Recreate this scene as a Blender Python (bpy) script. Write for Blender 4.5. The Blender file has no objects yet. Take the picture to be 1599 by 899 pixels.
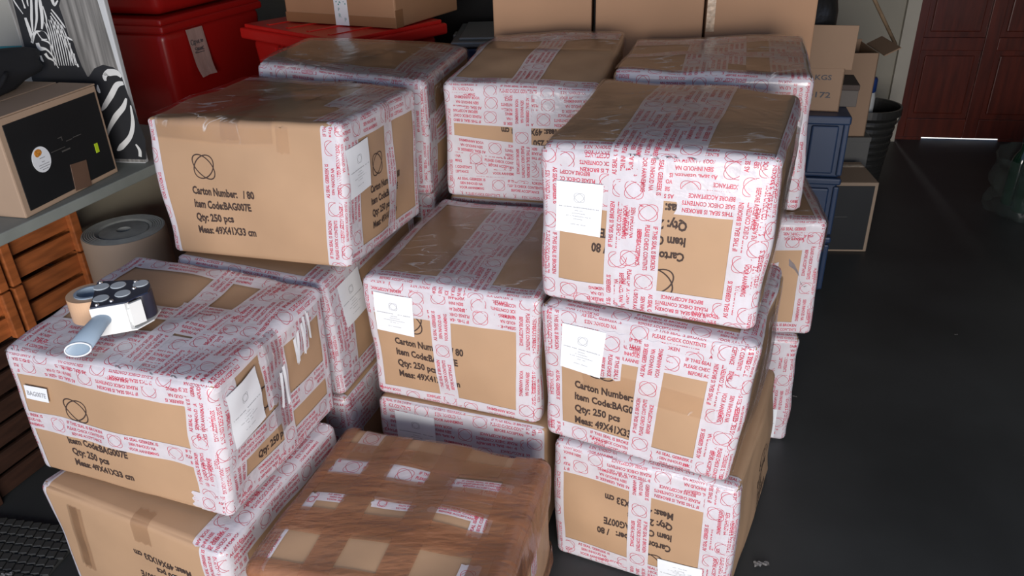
import bpy, bmesh, math, random
import numpy as np
from mathutils import Matrix, Vector, Euler

SC = bpy.context.scene
COL = SC.collection
PI = math.pi

# ------------------------------------------------------------------ camera
cam_data = bpy.data.cameras.new('camera')
cam = bpy.data.objects.new('camera', cam_data)
COL.objects.link(cam)
right = Vector((0.9994559, -0.0154999, -0.0291133))
up = Vector((0.0329823, 0.4696898, 0.8822152))
fwd = Vector((0.0, 0.8826954, -0.4699455))
m = Matrix((right, up, -fwd)).transposed().to_4x4()
m.translation = Vector((0, 0, 1.49878))
cam.matrix_world = m
cam_data.sensor_width = 36.0
cam_data.lens = 36.0 * 1237.26 / 1599.0
cam_data.clip_start = 0.02
SC.camera = cam

# ------------------------------------------------------------------ world, lights, exposure
world = bpy.data.worlds.new('world'); SC.world = world
world.use_nodes = True
wn = world.node_tree.nodes; wl = world.node_tree.links
bg = wn['Background']
bg.inputs['Color'].default_value = (0.40, 0.58, 1.0, 1)
bg.inputs['Strength'].default_value = 0.48

# daylight coming in low through the open garage door, from the sunlit street behind the camera
day = bpy.data.lights.new('open_door_daylight', 'AREA')
day.shape = 'RECTANGLE'; day.size = 2.3; day.size_y = 1.3
day.energy = 150.0
day.color = (1.0, 0.94, 0.89)
day_o = bpy.data.objects.new('open_door_daylight', day); COL.objects.link(day_o)
day_o.location = (-0.15, -1.65, 1.10)
day_o.rotation_euler = Vector((0, -1, 0.0)).to_track_quat('Z', 'Y').to_euler()

vs = SC.view_settings
vs.view_transform = 'Standard'
try: vs.look = 'None'
except Exception: pass
vs.exposure = 0.0
vs.gamma = 1.0
vs.use_curve_mapping = False
SC.cycles.use_denoising = True
SC.cycles.max_bounces = 8
SC.cycles.transparent_max_bounces = 24
SC.cycles.diffuse_bounces = 4

rnd = random.Random(7)

# ------------------------------------------------------------------ materials
def mat(name, col, rough=0.6, metal=0.0, spec=0.5, noise=0.0, nscale=8.0, bump=0.0, bscale=40.0,
        stretch=(1, 1, 1), alpha=1.0, coat=0.0, col2=None, trans=0.0, detail=4.0, bdist=0.002):
    M = bpy.data.materials.new(name); M.use_nodes = True
    N = M.node_tree.nodes; L = M.node_tree.links
    b = N['Principled BSDF']; out = N['Material Output']
    b.inputs['Base Color'].default_value = (*col, 1)
    b.inputs['Roughness'].default_value = rough
    b.inputs['Metallic'].default_value = metal
    b.inputs['Specular IOR Level'].default_value = spec
    b.inputs['Coat Weight'].default_value = coat
    b.inputs['Transmission Weight'].default_value = trans
    tc = N.new('ShaderNodeTexCoord'); mp = N.new('ShaderNodeMapping')
    mp.inputs['Scale'].default_value = stretch
    L.new(tc.outputs['Object'], mp.inputs['Vector'])
    if noise > 0 or col2:
        n = N.new('ShaderNodeTexNoise'); n.inputs['Scale'].default_value = nscale
        n.inputs['Detail'].default_value = detail
        L.new(mp.outputs['Vector'], n.inputs['Vector'])
        r = N.new('ShaderNodeValToRGB')
        c2 = col2 or tuple(min(1, c * (1 + noise)) for c in col)
        c1 = col if col2 else tuple(c * (1 - noise) for c in col)
        r.color_ramp.elements[0].position = 0.3; r.color_ramp.elements[1].position = 0.7
        r.color_ramp.elements[0].color = (*c1, 1); r.color_ramp.elements[1].color = (*c2, 1)
        L.new(n.outputs['Fac'], r.inputs['Fac']); L.new(r.outputs['Color'], b.inputs['Base Color'])
    if bump > 0:
        n2 = N.new('ShaderNodeTexNoise'); n2.inputs['Scale'].default_value = bscale
        n2.inputs['Detail'].default_value = 3.0
        L.new(mp.outputs['Vector'], n2.inputs['Vector'])
        bp = N.new('ShaderNodeBump'); bp.inputs['Strength'].default_value = bump
        bp.inputs['Distance'].default_value = bdist
        L.new(n2.outputs['Fac'], bp.inputs['Height']); L.new(bp.outputs['Normal'], b.inputs['Normal'])
    if alpha < 1:
        t = N.new('ShaderNodeBsdfTransparent'); mx = N.new('ShaderNodeMixShader')
        mx.inputs['Fac'].default_value = alpha
        L.new(t.outputs[0], mx.inputs[1]); L.new(b.outputs[0], mx.inputs[2])
        L.new(mx.outputs[0], out.inputs['Surface'])
    return M

M_card = mat('cardboard', (0.415, 0.265, 0.158), 0.62, noise=0.07, nscale=5, bump=0.12, bscale=30, spec=0.35, coat=0.06)
M_card_dull = mat('cardboard_plain', (0.40, 0.235, 0.14), 0.8, noise=0.05, nscale=3, bump=0.08, bscale=25, spec=0.2)
M_card_grey = mat('cardboard_greyish', (0.25, 0.19, 0.14), 0.85, noise=0.06, nscale=4, spec=0.2)
M_seam = mat('cardboard_edge', (0.12, 0.068, 0.04), 0.9, noise=0.1)
M_ink = mat('brown_ink', (0.045, 0.026, 0.020), 0.75, noise=0.15, nscale=60)
M_tape = mat('printed_tape_film', (0.68, 0.655, 0.70), 0.28, noise=0.05, nscale=30, bump=0.55, bscale=42, alpha=0.80, spec=0.5, bdist=0.003)
M_red = mat('red_ink', (0.50, 0.035, 0.075), 0.4, noise=0.2, nscale=50, alpha=0.88)
M_brown_tape = mat('brown_tape_film', (0.30, 0.132, 0.068), 0.24, noise=0.2, nscale=7, bump=0.8, bscale=20, stretch=(1, 3.0, 1), alpha=0.66, spec=0.6, bdist=0.006)
M_brown_soft = mat('brown_tape_thin', (0.34, 0.19, 0.10), 0.35, noise=0.1, nscale=20, alpha=0.32, bump=0.3, bscale=60)
M_label = mat('white_label', (0.76, 0.79, 0.82), 0.55, noise=0.02)
M_grey_ink = mat('grey_ink', (0.33, 0.34, 0.36), 0.7, noise=0.05)
M_dark_ink = mat('dark_ink', (0.06, 0.06, 0.07), 0.7, noise=0.05)

def film_material():
    M = bpy.data.materials.new('clear_film'); M.use_nodes = True
    N = M.node_tree.nodes; L = M.node_tree.links
    N.remove(N['Principled BSDF']); out = N['Material Output']
    tr = N.new('ShaderNodeBsdfTransparent'); tr.inputs[0].default_value = (0.97, 0.965, 0.96, 1)
    gl = N.new('ShaderNodeBsdfGlossy'); gl.inputs['Roughness'].default_value = 0.22
    gl.inputs['Color'].default_value = (1, 1, 1, 1)
    tc = N.new('ShaderNodeTexCoord'); mp = N.new('ShaderNodeMapping'); mp.inputs['Scale'].default_value = (1, 1.0, 1)
    n = N.new('ShaderNodeTexNoise'); n.inputs['Scale'].default_value = 9; n.inputs['Detail'].default_value = 4
    n.inputs['Distortion'].default_value = 0.6
    bp = N.new('ShaderNodeBump'); bp.inputs['Strength'].default_value = 1.0; bp.inputs['Distance'].default_value = 0.005
    L.new(tc.outputs['Object'], mp.inputs[0]); L.new(mp.outputs[0], n.inputs['Vector'])
    L.new(n.outputs['Fac'], bp.inputs['Height']); L.new(bp.outputs[0], gl.inputs['Normal'])
    fr = N.new('ShaderNodeFresnel'); fr.inputs['IOR'].default_value = 1.5
    ma = N.new('ShaderNodeMath'); ma.operation = 'MULTIPLY_ADD'; ma.inputs[1].default_value = 0.55; ma.inputs[2].default_value = 0.01
    L.new(bp.outputs[0], fr.inputs['Normal']); L.new(fr.outputs[0], ma.inputs[0])
    mx = N.new('ShaderNodeMixShader'); L.new(ma.outputs[0], mx.inputs[0])
    L.new(tr.outputs[0], mx.inputs[1]); L.new(gl.outputs[0], mx.inputs[2])
    # crinkle highlights on the film, put in as white diffuse streaks
    mp2 = N.new('ShaderNodeMapping'); mp2.inputs['Scale'].default_value = (1.0, 4.2, 1.0); mp2.inputs['Rotation'].default_value = (0, 0, -0.25)
    n2 = N.new('ShaderNodeTexNoise'); n2.inputs['Scale'].default_value = 5.0; n2.inputs['Detail'].default_value = 3; n2.inputs['Distortion'].default_value = 0.5
    L.new(tc.outputs['Object'], mp2.inputs[0]); L.new(mp2.outputs[0], n2.inputs['Vector'])
    s1 = N.new('ShaderNodeMath'); s1.operation = 'SUBTRACT'; s1.inputs[1].default_value = 0.5; L.new(n2.outputs['Fac'], s1.inputs[0])
    s2 = N.new('ShaderNodeMath'); s2.operation = 'ABSOLUTE'; L.new(s1.outputs[0], s2.inputs[0])
    rp = N.new('ShaderNodeMapRange'); rp.inputs['From Min'].default_value = 0.0; rp.inputs['From Max'].default_value = 0.012
    rp.inputs['To Min'].default_value = 0.55; rp.inputs['To Max'].default_value = 0.0; L.new(s2.outputs[0], rp.inputs['Value'])
    n3 = N.new('ShaderNodeTexNoise'); n3.inputs['Scale'].default_value = 11.0; L.new(tc.outputs['Object'], n3.inputs['Vector'])
    r3 = N.new('ShaderNodeMapRange'); r3.inputs['From Min'].default_value = 0.48; r3.inputs['From Max'].default_value = 0.62; L.new(n3.outputs['Fac'], r3.inputs['Value'])
    mu = N.new('ShaderNodeMath'); mu.operation = 'MULTIPLY'; L.new(rp.outputs[0], mu.inputs[0]); L.new(r3.outputs[0], mu.inputs[1])
    df = N.new('ShaderNodeBsdfDiffuse'); df.inputs[0].default_value = (.8, .78, .76, 1)
    m3 = N.new('ShaderNodeMixShader'); L.new(mu.outputs[0], m3.inputs[0]); L.new(mx.outputs[0], m3.inputs[1]); L.new(df.outputs[0], m3.inputs[2])
    L.new(m3.outputs[0], out.inputs[0])
    return M
M_film = film_material()

# ------------------------------------------------------------------ basic object helpers
def link(name, me, mats, parent=None):
    o = bpy.data.objects.new(name, me); COL.objects.link(o)
    for x in (mats if isinstance(mats, (list, tuple)) else [mats]):
        me.materials.append(x)
    if parent is not None: o.parent = parent
    return o

def thing(name, label, cat, loc, rz=0.0, group=None):
    o = bpy.data.objects.new(name, None); COL.objects.link(o)
    o.empty_display_size = 0.05
    o.location = loc; o.rotation_euler = (0, 0, rz)
    o['label'] = label; o['category'] = cat
    if group: o['group'] = group
    return o

def tag(o, label, cat, group=None):
    o['label'] = label; o['category'] = cat
    if group: o['group'] = group
    return o

def struct(o):
    o['kind'] = 'structure'; return o

def smooth(me, on=True):
    me.polygons.foreach_set('use_smooth', [on] * len(me.polygons))

def mesh_arrays(name, V, F, midx=None, sm=True):
    me = bpy.data.meshes.new(name)
    me.from_pydata([tuple(v) for v in V], [], [tuple(f) for f in F])
    if midx is not None: me.polygons.foreach_set('material_index', midx)
    smooth(me, sm); me.update()
    return me

def tri_mesh(name, V, T, midx):
    """fast triangle mesh from numpy arrays"""
    me = bpy.data.meshes.new(name)
    V = np.ascontiguousarray(V, dtype=np.float32); T = np.ascontiguousarray(T, dtype=np.int32)
    me.vertices.add(len(V)); me.vertices.foreach_set('co', V.ravel())
    me.loops.add(T.size); me.loops.foreach_set('vertex_index', T.ravel())
    me.polygons.add(len(T))
    me.polygons.foreach_set('loop_start', np.arange(0, T.size, 3, dtype=np.int32))
    me.polygons.foreach_set('material_index', np.ascontiguousarray(midx, dtype=np.int32))
    me.polygons.foreach_set('use_smooth', np.ones(len(T), dtype=bool))
    me.update(calc_edges=True)
    return me

def bm_box(bm, size, loc, bevel=0.0, seg=2, rot=None, taper=1.0, mi=0):
    """box centred in x,y with its foot at loc.z; taper = bottom scale"""
    sx, sy, sz = size
    r = bmesh.ops.create_cube(bm, size=1.0)
    vs_ = r['verts']
    for v in vs_:
        k = taper if v.co.z < 0 else 1.0
        v.co = Vector((v.co.x * sx * k, v.co.y * sy * k, (v.co.z + .5) * sz))
    fs = list({f for v in vs_ for f in v.link_faces})
    if bevel > 0:
        es = list({e for v in vs_ for e in v.link_edges})
        rr = bmesh.ops.bevel(bm, geom=es, offset=bevel, segments=seg, profile=0.5, affect='EDGES')
        vs_ = list({v for v in rr['verts']} | {v for v in vs_ if v.is_valid})
        fs = list({f for v in vs_ for f in v.link_faces})
    for f in fs: f.material_index = mi
    M = Matrix.Translation(Vector(loc))
    if rot is not None: M = M @ rot.to_4x4()
    bmesh.ops.transform(bm, matrix=M, verts=vs_)
    return vs_

def bm_obj(name, bm, mats, parent=None, sm=False):
    me = bpy.data.meshes.new(name); bm.to_mesh(me); bm.free(); smooth(me, sm)
    return link(name, me, mats, parent)

def box_obj(name, size, loc, mt, parent=None, bevel=0.003, rot=None, taper=1.0, seg=2):
    bm = bmesh.new(); bm_box(bm, size, loc, bevel, seg, rot, taper)
    return bm_obj(name, bm, mt, parent)

def bm_lathe(bm, prof, n=40, center=(0, 0, 0), closed=False, mi=0):
    rings = []
    for (r, z) in prof:
        rings.append([bm.verts.new((center[0] + r * math.cos(2 * PI * k / n), center[1] + r * math.sin(2 * PI * k / n), center[2] + z)) for k in range(n)])
    for a, b in zip(rings, rings[1:]):
        for k in range(n):
            f = bm.faces.new((a[k], a[(k + 1) % n], b[(k + 1) % n], b[k])); f.material_index = mi
    if closed:
        f = bm.faces.new(list(reversed(rings[0]))); f.material_index = mi
        f = bm.faces.new(rings[-1]); f.material_index = mi
    return rings

def bm_tube(bm, pts, rad, n=10, ry=None):
    pts = [Vector(p) for p in pts]; rings = []
    for i, p in enumerate(pts):
        d = (pts[min(i + 1, len(pts) - 1)] - pts[max(i - 1, 0)]).normalized()
        a = d.cross(Vector((0, 0, 1)))
        if a.length < 1e-4: a = Vector((1, 0, 0))
        a.normalize(); b = a.cross(d).normalized()
        r = rad[i] if isinstance(rad, (list, tuple)) else rad
        r2 = r if ry is None else (ry[i] if isinstance(ry, (list, tuple)) else ry)
        rings.append([bm.verts.new(p + a * r * math.cos(2 * PI * k / n) + b * r2 * math.sin(2 * PI * k / n)) for k in range(n)])
    for A, B in zip(rings, rings[1:]):
        for k in range(n): bm.faces.new((A[k], A[(k + 1) % n], B[(k + 1) % n], B[k]))
    bm.faces.new(list(reversed(rings[0]))); bm.faces.new(rings[-1])

def bm_prism(bm, poly, z0, z1, mi=0):
    a = [bm.verts.new((x, y, z0)) for x, y in poly]; b = [bm.verts.new((x, y, z1)) for x, y in poly]
    n = len(poly)
    f = bm.faces.new(list(reversed(a))); f.material_index = mi
    f = bm.faces.new(b); f.material_index = mi
    for k in range(n):
        f = bm.faces.new((a[k], a[(k + 1) % n], b[(k + 1) % n], b[k])); f.material_index = mi

# ------------------------------------------------------------------ lettering (turned into plain triangles)
_tc = {}
def text_tris(s, bold=0.018):
    """triangles of a string, cap height 1, left edge at 0, baseline at 0; returns V, T, width"""
    if (s, bold) in _tc: return _tc[(s, bold)]
    cu = bpy.data.curves.new('lettering', 'FONT'); cu.body = s; cu.size = 1.0
    cu.resolution_u = 2; cu.offset = bold; cu.fill_mode = 'FRONT'
    o = bpy.data.objects.new('lettering', cu); COL.objects.link(o)
    bpy.context.view_layer.update()
    dg = bpy.context.evaluated_depsgraph_get()
    me = o.evaluated_get(dg).to_mesh()
    V = np.empty(len(me.vertices) * 3, dtype=np.float32); me.vertices.foreach_get('co', V)
    V = V.reshape(-1, 3)[:, :2].copy()
    me.calc_loop_triangles()
    T = np.empty(len(me.loop_triangles) * 3, dtype=np.int32); me.loop_triangles.foreach_get('vertices', T)
    T = T.reshape(-1, 3)
    o.evaluated_get(dg).to_mesh_clear()
    bpy.data.objects.remove(o); bpy.data.curves.remove(cu)
    cap = 0.729
    V /= cap
    V[:, 0] -= V[:, 0].min()
    w = float(V[:, 0].max())
    _tc[(s, bold)] = (V, T, w)
    return _tc[(s, bold)]

def place_text(s, x, y, h, width=None, bold=0.018, align='l'):
    V, T, w = text_tris(s, bold)
    k = h if width is None else width / w
    V = V * np.array([k, h], dtype=np.float32)
    ww = w * k
    dx = x - (ww / 2 if align == 'c' else 0)
    return V + np.array([dx, y], dtype=np.float32), T

def ellipse_ring(cx, cy, a, b, ang, th, n=28):
    V = []; T = []
    ca, sa = math.cos(ang), math.sin(ang)
    for k in range(n):
        t = 2 * PI * k / n
        for q in (-th / 2, th / 2):
            x = (a + q) * math.cos(t); y = (b + q) * math.sin(t)
            V.append((cx + ca * x - sa * y, cy + sa * x + ca * y))
    for k in range(n):
        i = 2 * k; j = 2 * ((k + 1) % n)
        T += [(i, i + 1, j + 1), (i, j + 1, j)]
    return np.array(V, dtype=np.float32), np.array(T, dtype=np.int32)

def logo(cx, cy, r, th):
    return [ellipse_ring(cx, cy, r, r * 0.66, math.radians(45), th), ellipse_ring(cx, cy, r, r * 0.66, math.radians(-45), th)]

def join(parts):
    Vs, Ts, o = [], [], 0
    for V, T in parts:
        Vs.append(V); Ts.append(T + o); o += len(V)
    if not Vs: return np.zeros((0, 2), np.float32), np.zeros((0, 3), np.int32)
    return np.concatenate(Vs), np.concatenate(Ts)

REP = 0.292
def tape_pattern(L, w, phase):
    """red print of the security tape on a strip of length L and width w"""
    parts = []
    k0 = -1
    x = -phase
    sc = w / 0.05
    while x < L:
        parts += logo(x + 0.026, w / 2, 0.020 * sc, 0.0011)
        for i, s in enumerate(('IF THIS SEAL IS BROKEN', 'PLEASE CHECK CONTENTS', 'BEFORE ACCEPTANCE')):
            parts.append(place_text(s, x + 0.100, (0.0365 - 0.0142 * i) * sc, 0.0082 * sc, (0.095, 0.098, 0.078)[i], 0.03, 'c'))
        parts += logo(x + 0.176, w / 2, 0.020 * sc, 0.0011)
        for i, s in enumerate(('AS SEAL GEBREEK IS', 'SIEN INHOUD NA', 'VOOR AANNEMING')):
            parts.append(place_text(s, x + 0.242, (0.0365 - 0.0142 * i) * sc, 0.0082 * sc, (0.080, 0.064, 0.070)[i], 0.03, 'c'))
        x += REP
    V, T = join(parts)
    ok = (V[:, 0] > 0.0008) & (V[:, 0] < L - 0.0008) & (V[:, 1] > 0.0005) & (V[:, 1] < w - 0.0005)
    T = T[ok[T].all(axis=1)]
    used, inv = np.unique(T, return_inverse=True)
    return V[used], inv.reshape(-1, 3).astype(np.int32)

def dashes(x, y, h, total, seed):
    """illegible small print: a row of short worn strokes"""
    r = random.Random(seed); parts = []; cx = x - total / 2
    while cx < x + total / 2:
        wd = min(r.uniform(.0016, .0034), x + total / 2 - cx)
        if r.random() > .14:
            V = np.array([(cx, y), (cx + wd * .8, y), (cx + wd * .8, y + h * r.uniform(.6, 1)), (cx, y + h)], np.float32)
            parts.append((V, np.array([(0, 1, 2), (0, 2, 3)], np.int32)))
        cx += wd
    return parts

# ------------------------------------------------------------------ a taped carton
class Carton:
    def __init__(self, corners, dims, label, group, r=0.017, bulge=(0.005, 0.006, 0.0015), seed=0, body_mat=None, lump=0.0030, name='taped_carton', covered=False):
        self.covered = covered
        self.c = np.array(corners, dtype=np.float64).reshape(2, 2, 2, 3)  # placeholder, reordered below
        C8 = np.array(corners, dtype=np.float64)
        # order FBL FBR BBR BBL FTL FTR BTR BTL  ->  c[x][y][z]
        c = np.zeros((2, 2, 2, 3))
        c[0, 0, 0], c[1, 0, 0], c[1, 1, 0], c[0, 1, 0] = C8[:4]
        c[0, 0, 1], c[1, 0, 1], c[1, 1, 1], c[0, 1, 1] = C8[4:]
        if covered: c[:, :, 1, 2] -= .005
        self.base = C8[:4].mean(axis=0); self.base[2] = C8[:4, 2].min()
        self.c = c - self.base
        self.W, self.D, self.H = dims
        self.dim = np.array(dims, dtype=np.float64)
        self.r = r; self.bulge = np.array(bulge); self.lump = lump
        g = np.random.RandomState(seed + 11)
        self.k = g.uniform(-28, 28, (5, 3)); self.ph = g.uniform(0, 6.28, 5)
        self.k2 = g.uniform(-70, 70, (4, 3)); self.ph2 = g.uniform(0, 6.28, 4)
        self.rs = random.Random(seed + 3)
        self.n = 0
        self.root = thing(name, label, 'carton', tuple(self.base), 0, group)
        self.body(body_mat or M_card)

    def surf(self, p, off=0.0):
        p = np.asarray(p, dtype=np.float64)
        inner = np.clip(p, self.r, self.dim - self.r)
        d = p - inner
        ln = np.linalg.norm(d, axis=1, keepdims=True); ln[ln < 1e-9] = 1
        n = d / ln
        q = inner + n * self.r
        u = 2 * p / self.dim - 1
        w = np.zeros(len(p))
        for i in range(3):
            j, k = (i + 1) % 3, (i + 2) % 3
            bl = self.bulge[i]
            w += np.abs(n[:, i]) * bl * (1 - u[:, j] ** 2) * (1 - u[:, k] ** 2)
        lump = np.zeros(len(p))
        for kk, ph in zip(self.k, self.ph): lump += np.sin(p @ kk + ph)
        for kk, ph in zip(self.k2, self.ph2): lump += 0.35 * np.sin(p @ kk + ph)
        w += self.lump * lump / 2.2
        # the foot of a carton stays flat
        low = np.clip((p[:, 2] - 0.0) / 0.05, 0, 1)
        w = np.where(n[:, 2] < -0.5, 0.0, w * (0.35 + 0.65 * low))
        if self.covered: w = np.where(n[:, 2] > 0.7, w * .15, w)
        off = np.asarray(off, dtype=np.float64) * np.ones(len(p))
        off = np.where(n[:, 2] < -0.5, np.minimum(off, .0008), off)
        q = q + n * (w + off)[:, None]
        t = q / self.dim
        x, y, z = t[:, 0:1], t[:, 1:2], t[:, 2:3]
        c = self.c
        return (c[0, 0, 0] * (1 - x) * (1 - y) * (1 - z) + c[1, 0, 0] * x * (1 - y) * (1 - z) + c[0, 1, 0] * (1 - x) * y * (1 - z)
                + c[1, 1, 0] * x * y * (1 - z) + c[0, 0, 1] * (1 - x) * (1 - y) * z + c[1, 0, 1] * x * (1 - y) * z
                + c[0, 1, 1] * (1 - x) * y * z + c[1, 1, 1] * x * y * z)

    def grid1(self, L, step=0.02):
        e = [0, .0035, .007, .0105, .014, self.r]
        mid = list(np.linspace(self.r, L - self.r, max(3, int((L - 2 * self.r) / step)))[1:-1])
        return np.array(e + mid + [L - x for x in reversed(e)])

    def body(self, mt):
        W, D, H = self.dim
        gx, gy, gz = self.grid1(W), self.grid1(D), self.grid1(H)
        idx = {}; P = []; F = []
        def vid(p):
            key = (round(p[0], 5), round(p[1], 5), round(p[2], 5))
            if key not in idx: idx[key] = len(P); P.append(p)
            return idx[key]
        def face(ga, gb, fn):
            for i in range(len(ga) - 1):
                for j in range(len(gb) - 1):
                    F.append((vid(fn(ga[i], gb[j])), vid(fn(ga[i + 1], gb[j])), vid(fn(ga[i + 1], gb[j + 1])), vid(fn(ga[i], gb[j + 1]))))
        face(gx, gz, lambda a, b: (a, 0.0, b)); face(gx, gz, lambda a, b: (W - a, D, b))
        face(gy, gz, lambda a, b: (W, a, b)); face(gy, gz, lambda a, b: (0.0, D - a, b))
        face(gx, gy, lambda a, b: (a, b, H)); face(gx, gy, lambda a, b: (a, D - b, 0.0))
        V = self.surf(np.array(P))
        F = [f for f in F if len(set(f)) == 4]
        me = mesh_arrays('cardboard_body', V, F)
        self.body_obj = link('cardboard_body', me, [mt, M_ink, M_seam], self.root)

    # --- perimeter paths
    def path(self, axis, s, t):
        W, D, H = self.dim
        s = np.asarray(s, dtype=np.float64); t = np.asarray(t, dtype=np.float64)
        p = np.zeros((len(s), 3))
        if axis == 'x': T, legs = W, (H, D, H, D)
        elif axis == 'z': T, legs = H, (W, D, W, D)
        else: T, legs = D, (H, W, H, W)
        per = sum(legs); sm = np.mod(s, per)
        cum = np.cumsum((0,) + legs)
        ex = np.where(t > T, t - T, np.where(t < 0, -t, 0)); tt = np.clip(t, 0, T)
        for i in range(4):
            mk = (sm >= cum[i]) & (sm < cum[i + 1] + 1e-9)
            l = sm[mk] - cum[i]; e = ex[mk]; q = tt[mk]
            if axis == 'x':
                v = [(q, e, l), (q, l, H - e), (q, D - e, H - l), (q, D - l, e)][i]
            elif axis == 'z':
                v = [(l, e, q), (W - e, l, q), (W - l, D - e, q), (e, D - l, q)][i]
            else:
                v = [(e, q, l), (l, q, H - e), (W - e, q, H - l), (W - l, q, e)][i]
            p[mk] = np.stack([np.broadcast_to(a, l.shape) for a in v], 1)
        return p

    def wr(self, a, b, k):
        return 0.00007 * (np.sin(a * 55 + k * 1.7) * np.sin(b * 80 + k) + 1)

    def strip(self, axis, t0, s0, s1, w=0.05, skew=0.0, flip=False, name='sealing_tape', mt=None, printed=True, lift=None, tan=False):
        """tape around the carton: t0 = lower edge of the tape on the axis, s0..s1 along the way"""
        self.n += 1
        k = self.n
        base = 0.0008 + 0.00012 * k if lift is None else lift
        L = s1 - s0
        dims = {'x': (self.W, (self.H, self.D, self.H, self.D)), 'z': (self.H, (self.W, self.D, self.W, self.D)), 'y': (self.D, (self.H, self.W, self.H, self.W))}[axis]
        T, legs = dims
        per = sum(legs); cum = [0]
        for l in legs: cum.append(cum[-1] + l)
        folds = [c + m_ * per - s0 for c in cum[:4] for m_ in (-1, 0, 1, 2)]
        A = set(np.round(np.linspace(0, L, max(2, int(L / 0.016) + 1)), 5))
        for f in folds:
            for d in np.arange(-0.02, 0.0201, 0.004):
                if 0 < f + d < L: A.add(round(f + d, 5))
        A = np.array(sorted(A))
        dense = (min(t0, t0 + skew * L) < 0.02) or (max(t0, t0 + skew * L) + w > T - 0.02)
        Bv = np.linspace(0, w, 14 if dense else 6)
        aa, bb = np.meshgrid(A, Bv, indexing='ij')
        aa = aa.ravel(); bb = bb.ravel()
        # ragged torn ends
        rg = 0.003 * np.sin(bb * 400 + k)
        a2 = np.where(aa == 0, rg, np.where(aa == A[-1], L + rg, aa))
        def to3(a, b, off):
            s = s0 + a
            t = t0 + skew * a + (w - b if axis == 'x' else b)
            # keep folded parts on the side they are folded round
            return self.surf(self.path(axis, s, t), off)
        V = to3(a2, bb, base + self.wr(a2, bb, k))
        na, nb = len(A), len(Bv)
        I = np.arange(na * nb).reshape(na, nb)
        q = np.stack([I[:-1, :-1].ravel(), I[1:, :-1].ravel(), I[1:, 1:].ravel(), I[:-1, 1:].ravel()], 1)
        Tq = np.concatenate([q[:, [0, 1, 2]], q[:, [0, 2, 3]]])
        mi = np.zeros(len(Tq), np.int32)
        mats = [mt or M_tape]
        if printed:
            PV, PT = tape_pattern(L, w, self.rs.uniform(0, REP))
            if flip: PV = np.array([L, w], np.float32) - PV
            a, b = PV[:, 0].astype(float), PV[:, 1].astype(float)
            V2 = to3(a, b, base + self.wr(a, b, k) + 0.00011)
            Tq = np.concatenate([Tq, PT + len(V)]); mi = np.concatenate([mi, np.ones(len(PT), np.int32)])
            V = np.concatenate([V, V2]); mats.append(M_red)
        me = tri_mesh(name, V, Tq, mi)
        return link(name, me, mats, self.root)

    def X(self, t, s0=None, s1=None, **k):
        s0 = 0.004 if s0 is None else s0; s1 = self.H - 0.004 if s1 is None else s1
        return self.strip('x', t, s0, s1, **k)
    def Z(self, t, s0=0.004, s1=None, **k): return self.strip('z', t, s0, self.W - 0.004 if s1 is None else s1, **k)
    def Y(self, t, s0, s1, **k): return self.strip('y', t, s0, s1, **k)
    def film(self, axis, t, s0, s1, w, **k): return self.strip(axis, t, s0, s1, w=w, name='clear_film', mt=M_film, printed=False, lift=0.0075, **k)

    def face_pts(self, face, V, off):
        W, D, H = self.dim
        a, b = V[:, 0].astype(float), V[:, 1].astype(float)
        if face == 'front': p = np.stack([a, 0 * a, b], 1)
        elif face == 'right': p = np.stack([W + 0 * a, a, b], 1)
        else: p = np.stack([a, b, H + 0 * a], 1)
        return self.surf(p, np.full(len(a), off))

    def print_on(self, face, parts, mi=1, off=0.0006):
        """printing belongs to the cardboard itself"""
        V, T = join(parts)
        V3 = self.face_pts(face, V, off)
        bm = bmesh.new(); bm.from_mesh(self.body_obj.data)
        vv = [bm.verts.new(v) for v in V3]
        for t in T:
            try:
                f = bm.faces.new([vv[i] for i in t]); f.material_index = mi; f.smooth = True
            except ValueError: pass
        bm.to_mesh(self.body_obj.data); bm.free()

    def marking(self, face, lx, ly, rot=False, tx=-0.043, ty=-0.066, k=1.04):
        parts = logo(0, 0, 0.033 * k, 0.0028 * k)
        rows = (('Carton Number:   / 80', .165), ('Item Code:BAG007E', .150), ('Qty: 250 pcs', .098), ('Meas: 49X41X33 cm', .150))
        for i, (s, w) in enumerate(rows):
            parts.append(place_text(s, tx * k, (ty - 0.0315 * i) * k, 0.0185 * k, w * k, 0.040))
        out = []
        sg = -1 if rot else 1
        for V, T in parts: out.append((V * sg + np.array([lx, ly], np.float32), T))
        self.print_on(face, out)

    def seam(self, face, pts, th=0.0016):
        parts = []
        for (a, b), (c, d) in zip(pts, pts[1:]):
            n = max(2, int(math.hypot(c - a, d - b) / 0.012))
            L = math.hypot(c - a, d - b); nx, ny = -(d - b) / L * th / 2, (c - a) / L * th / 2
            V = []; T = []
            for i in range(n + 1):
                x = a + (c - a) * i / n; y = b + (d - b) * i / n
                V += [(x + nx, y + ny), (x - nx, y - ny)]
            for i in range(n): j = 2 * i; T += [(j, j + 1, j + 3), (j, j + 3, j + 2)]
            parts.append((np.array(V, np.float32), np.array(T, np.int32)))
        self.print_on(face, parts, mi=2, off=0.0007)

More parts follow.
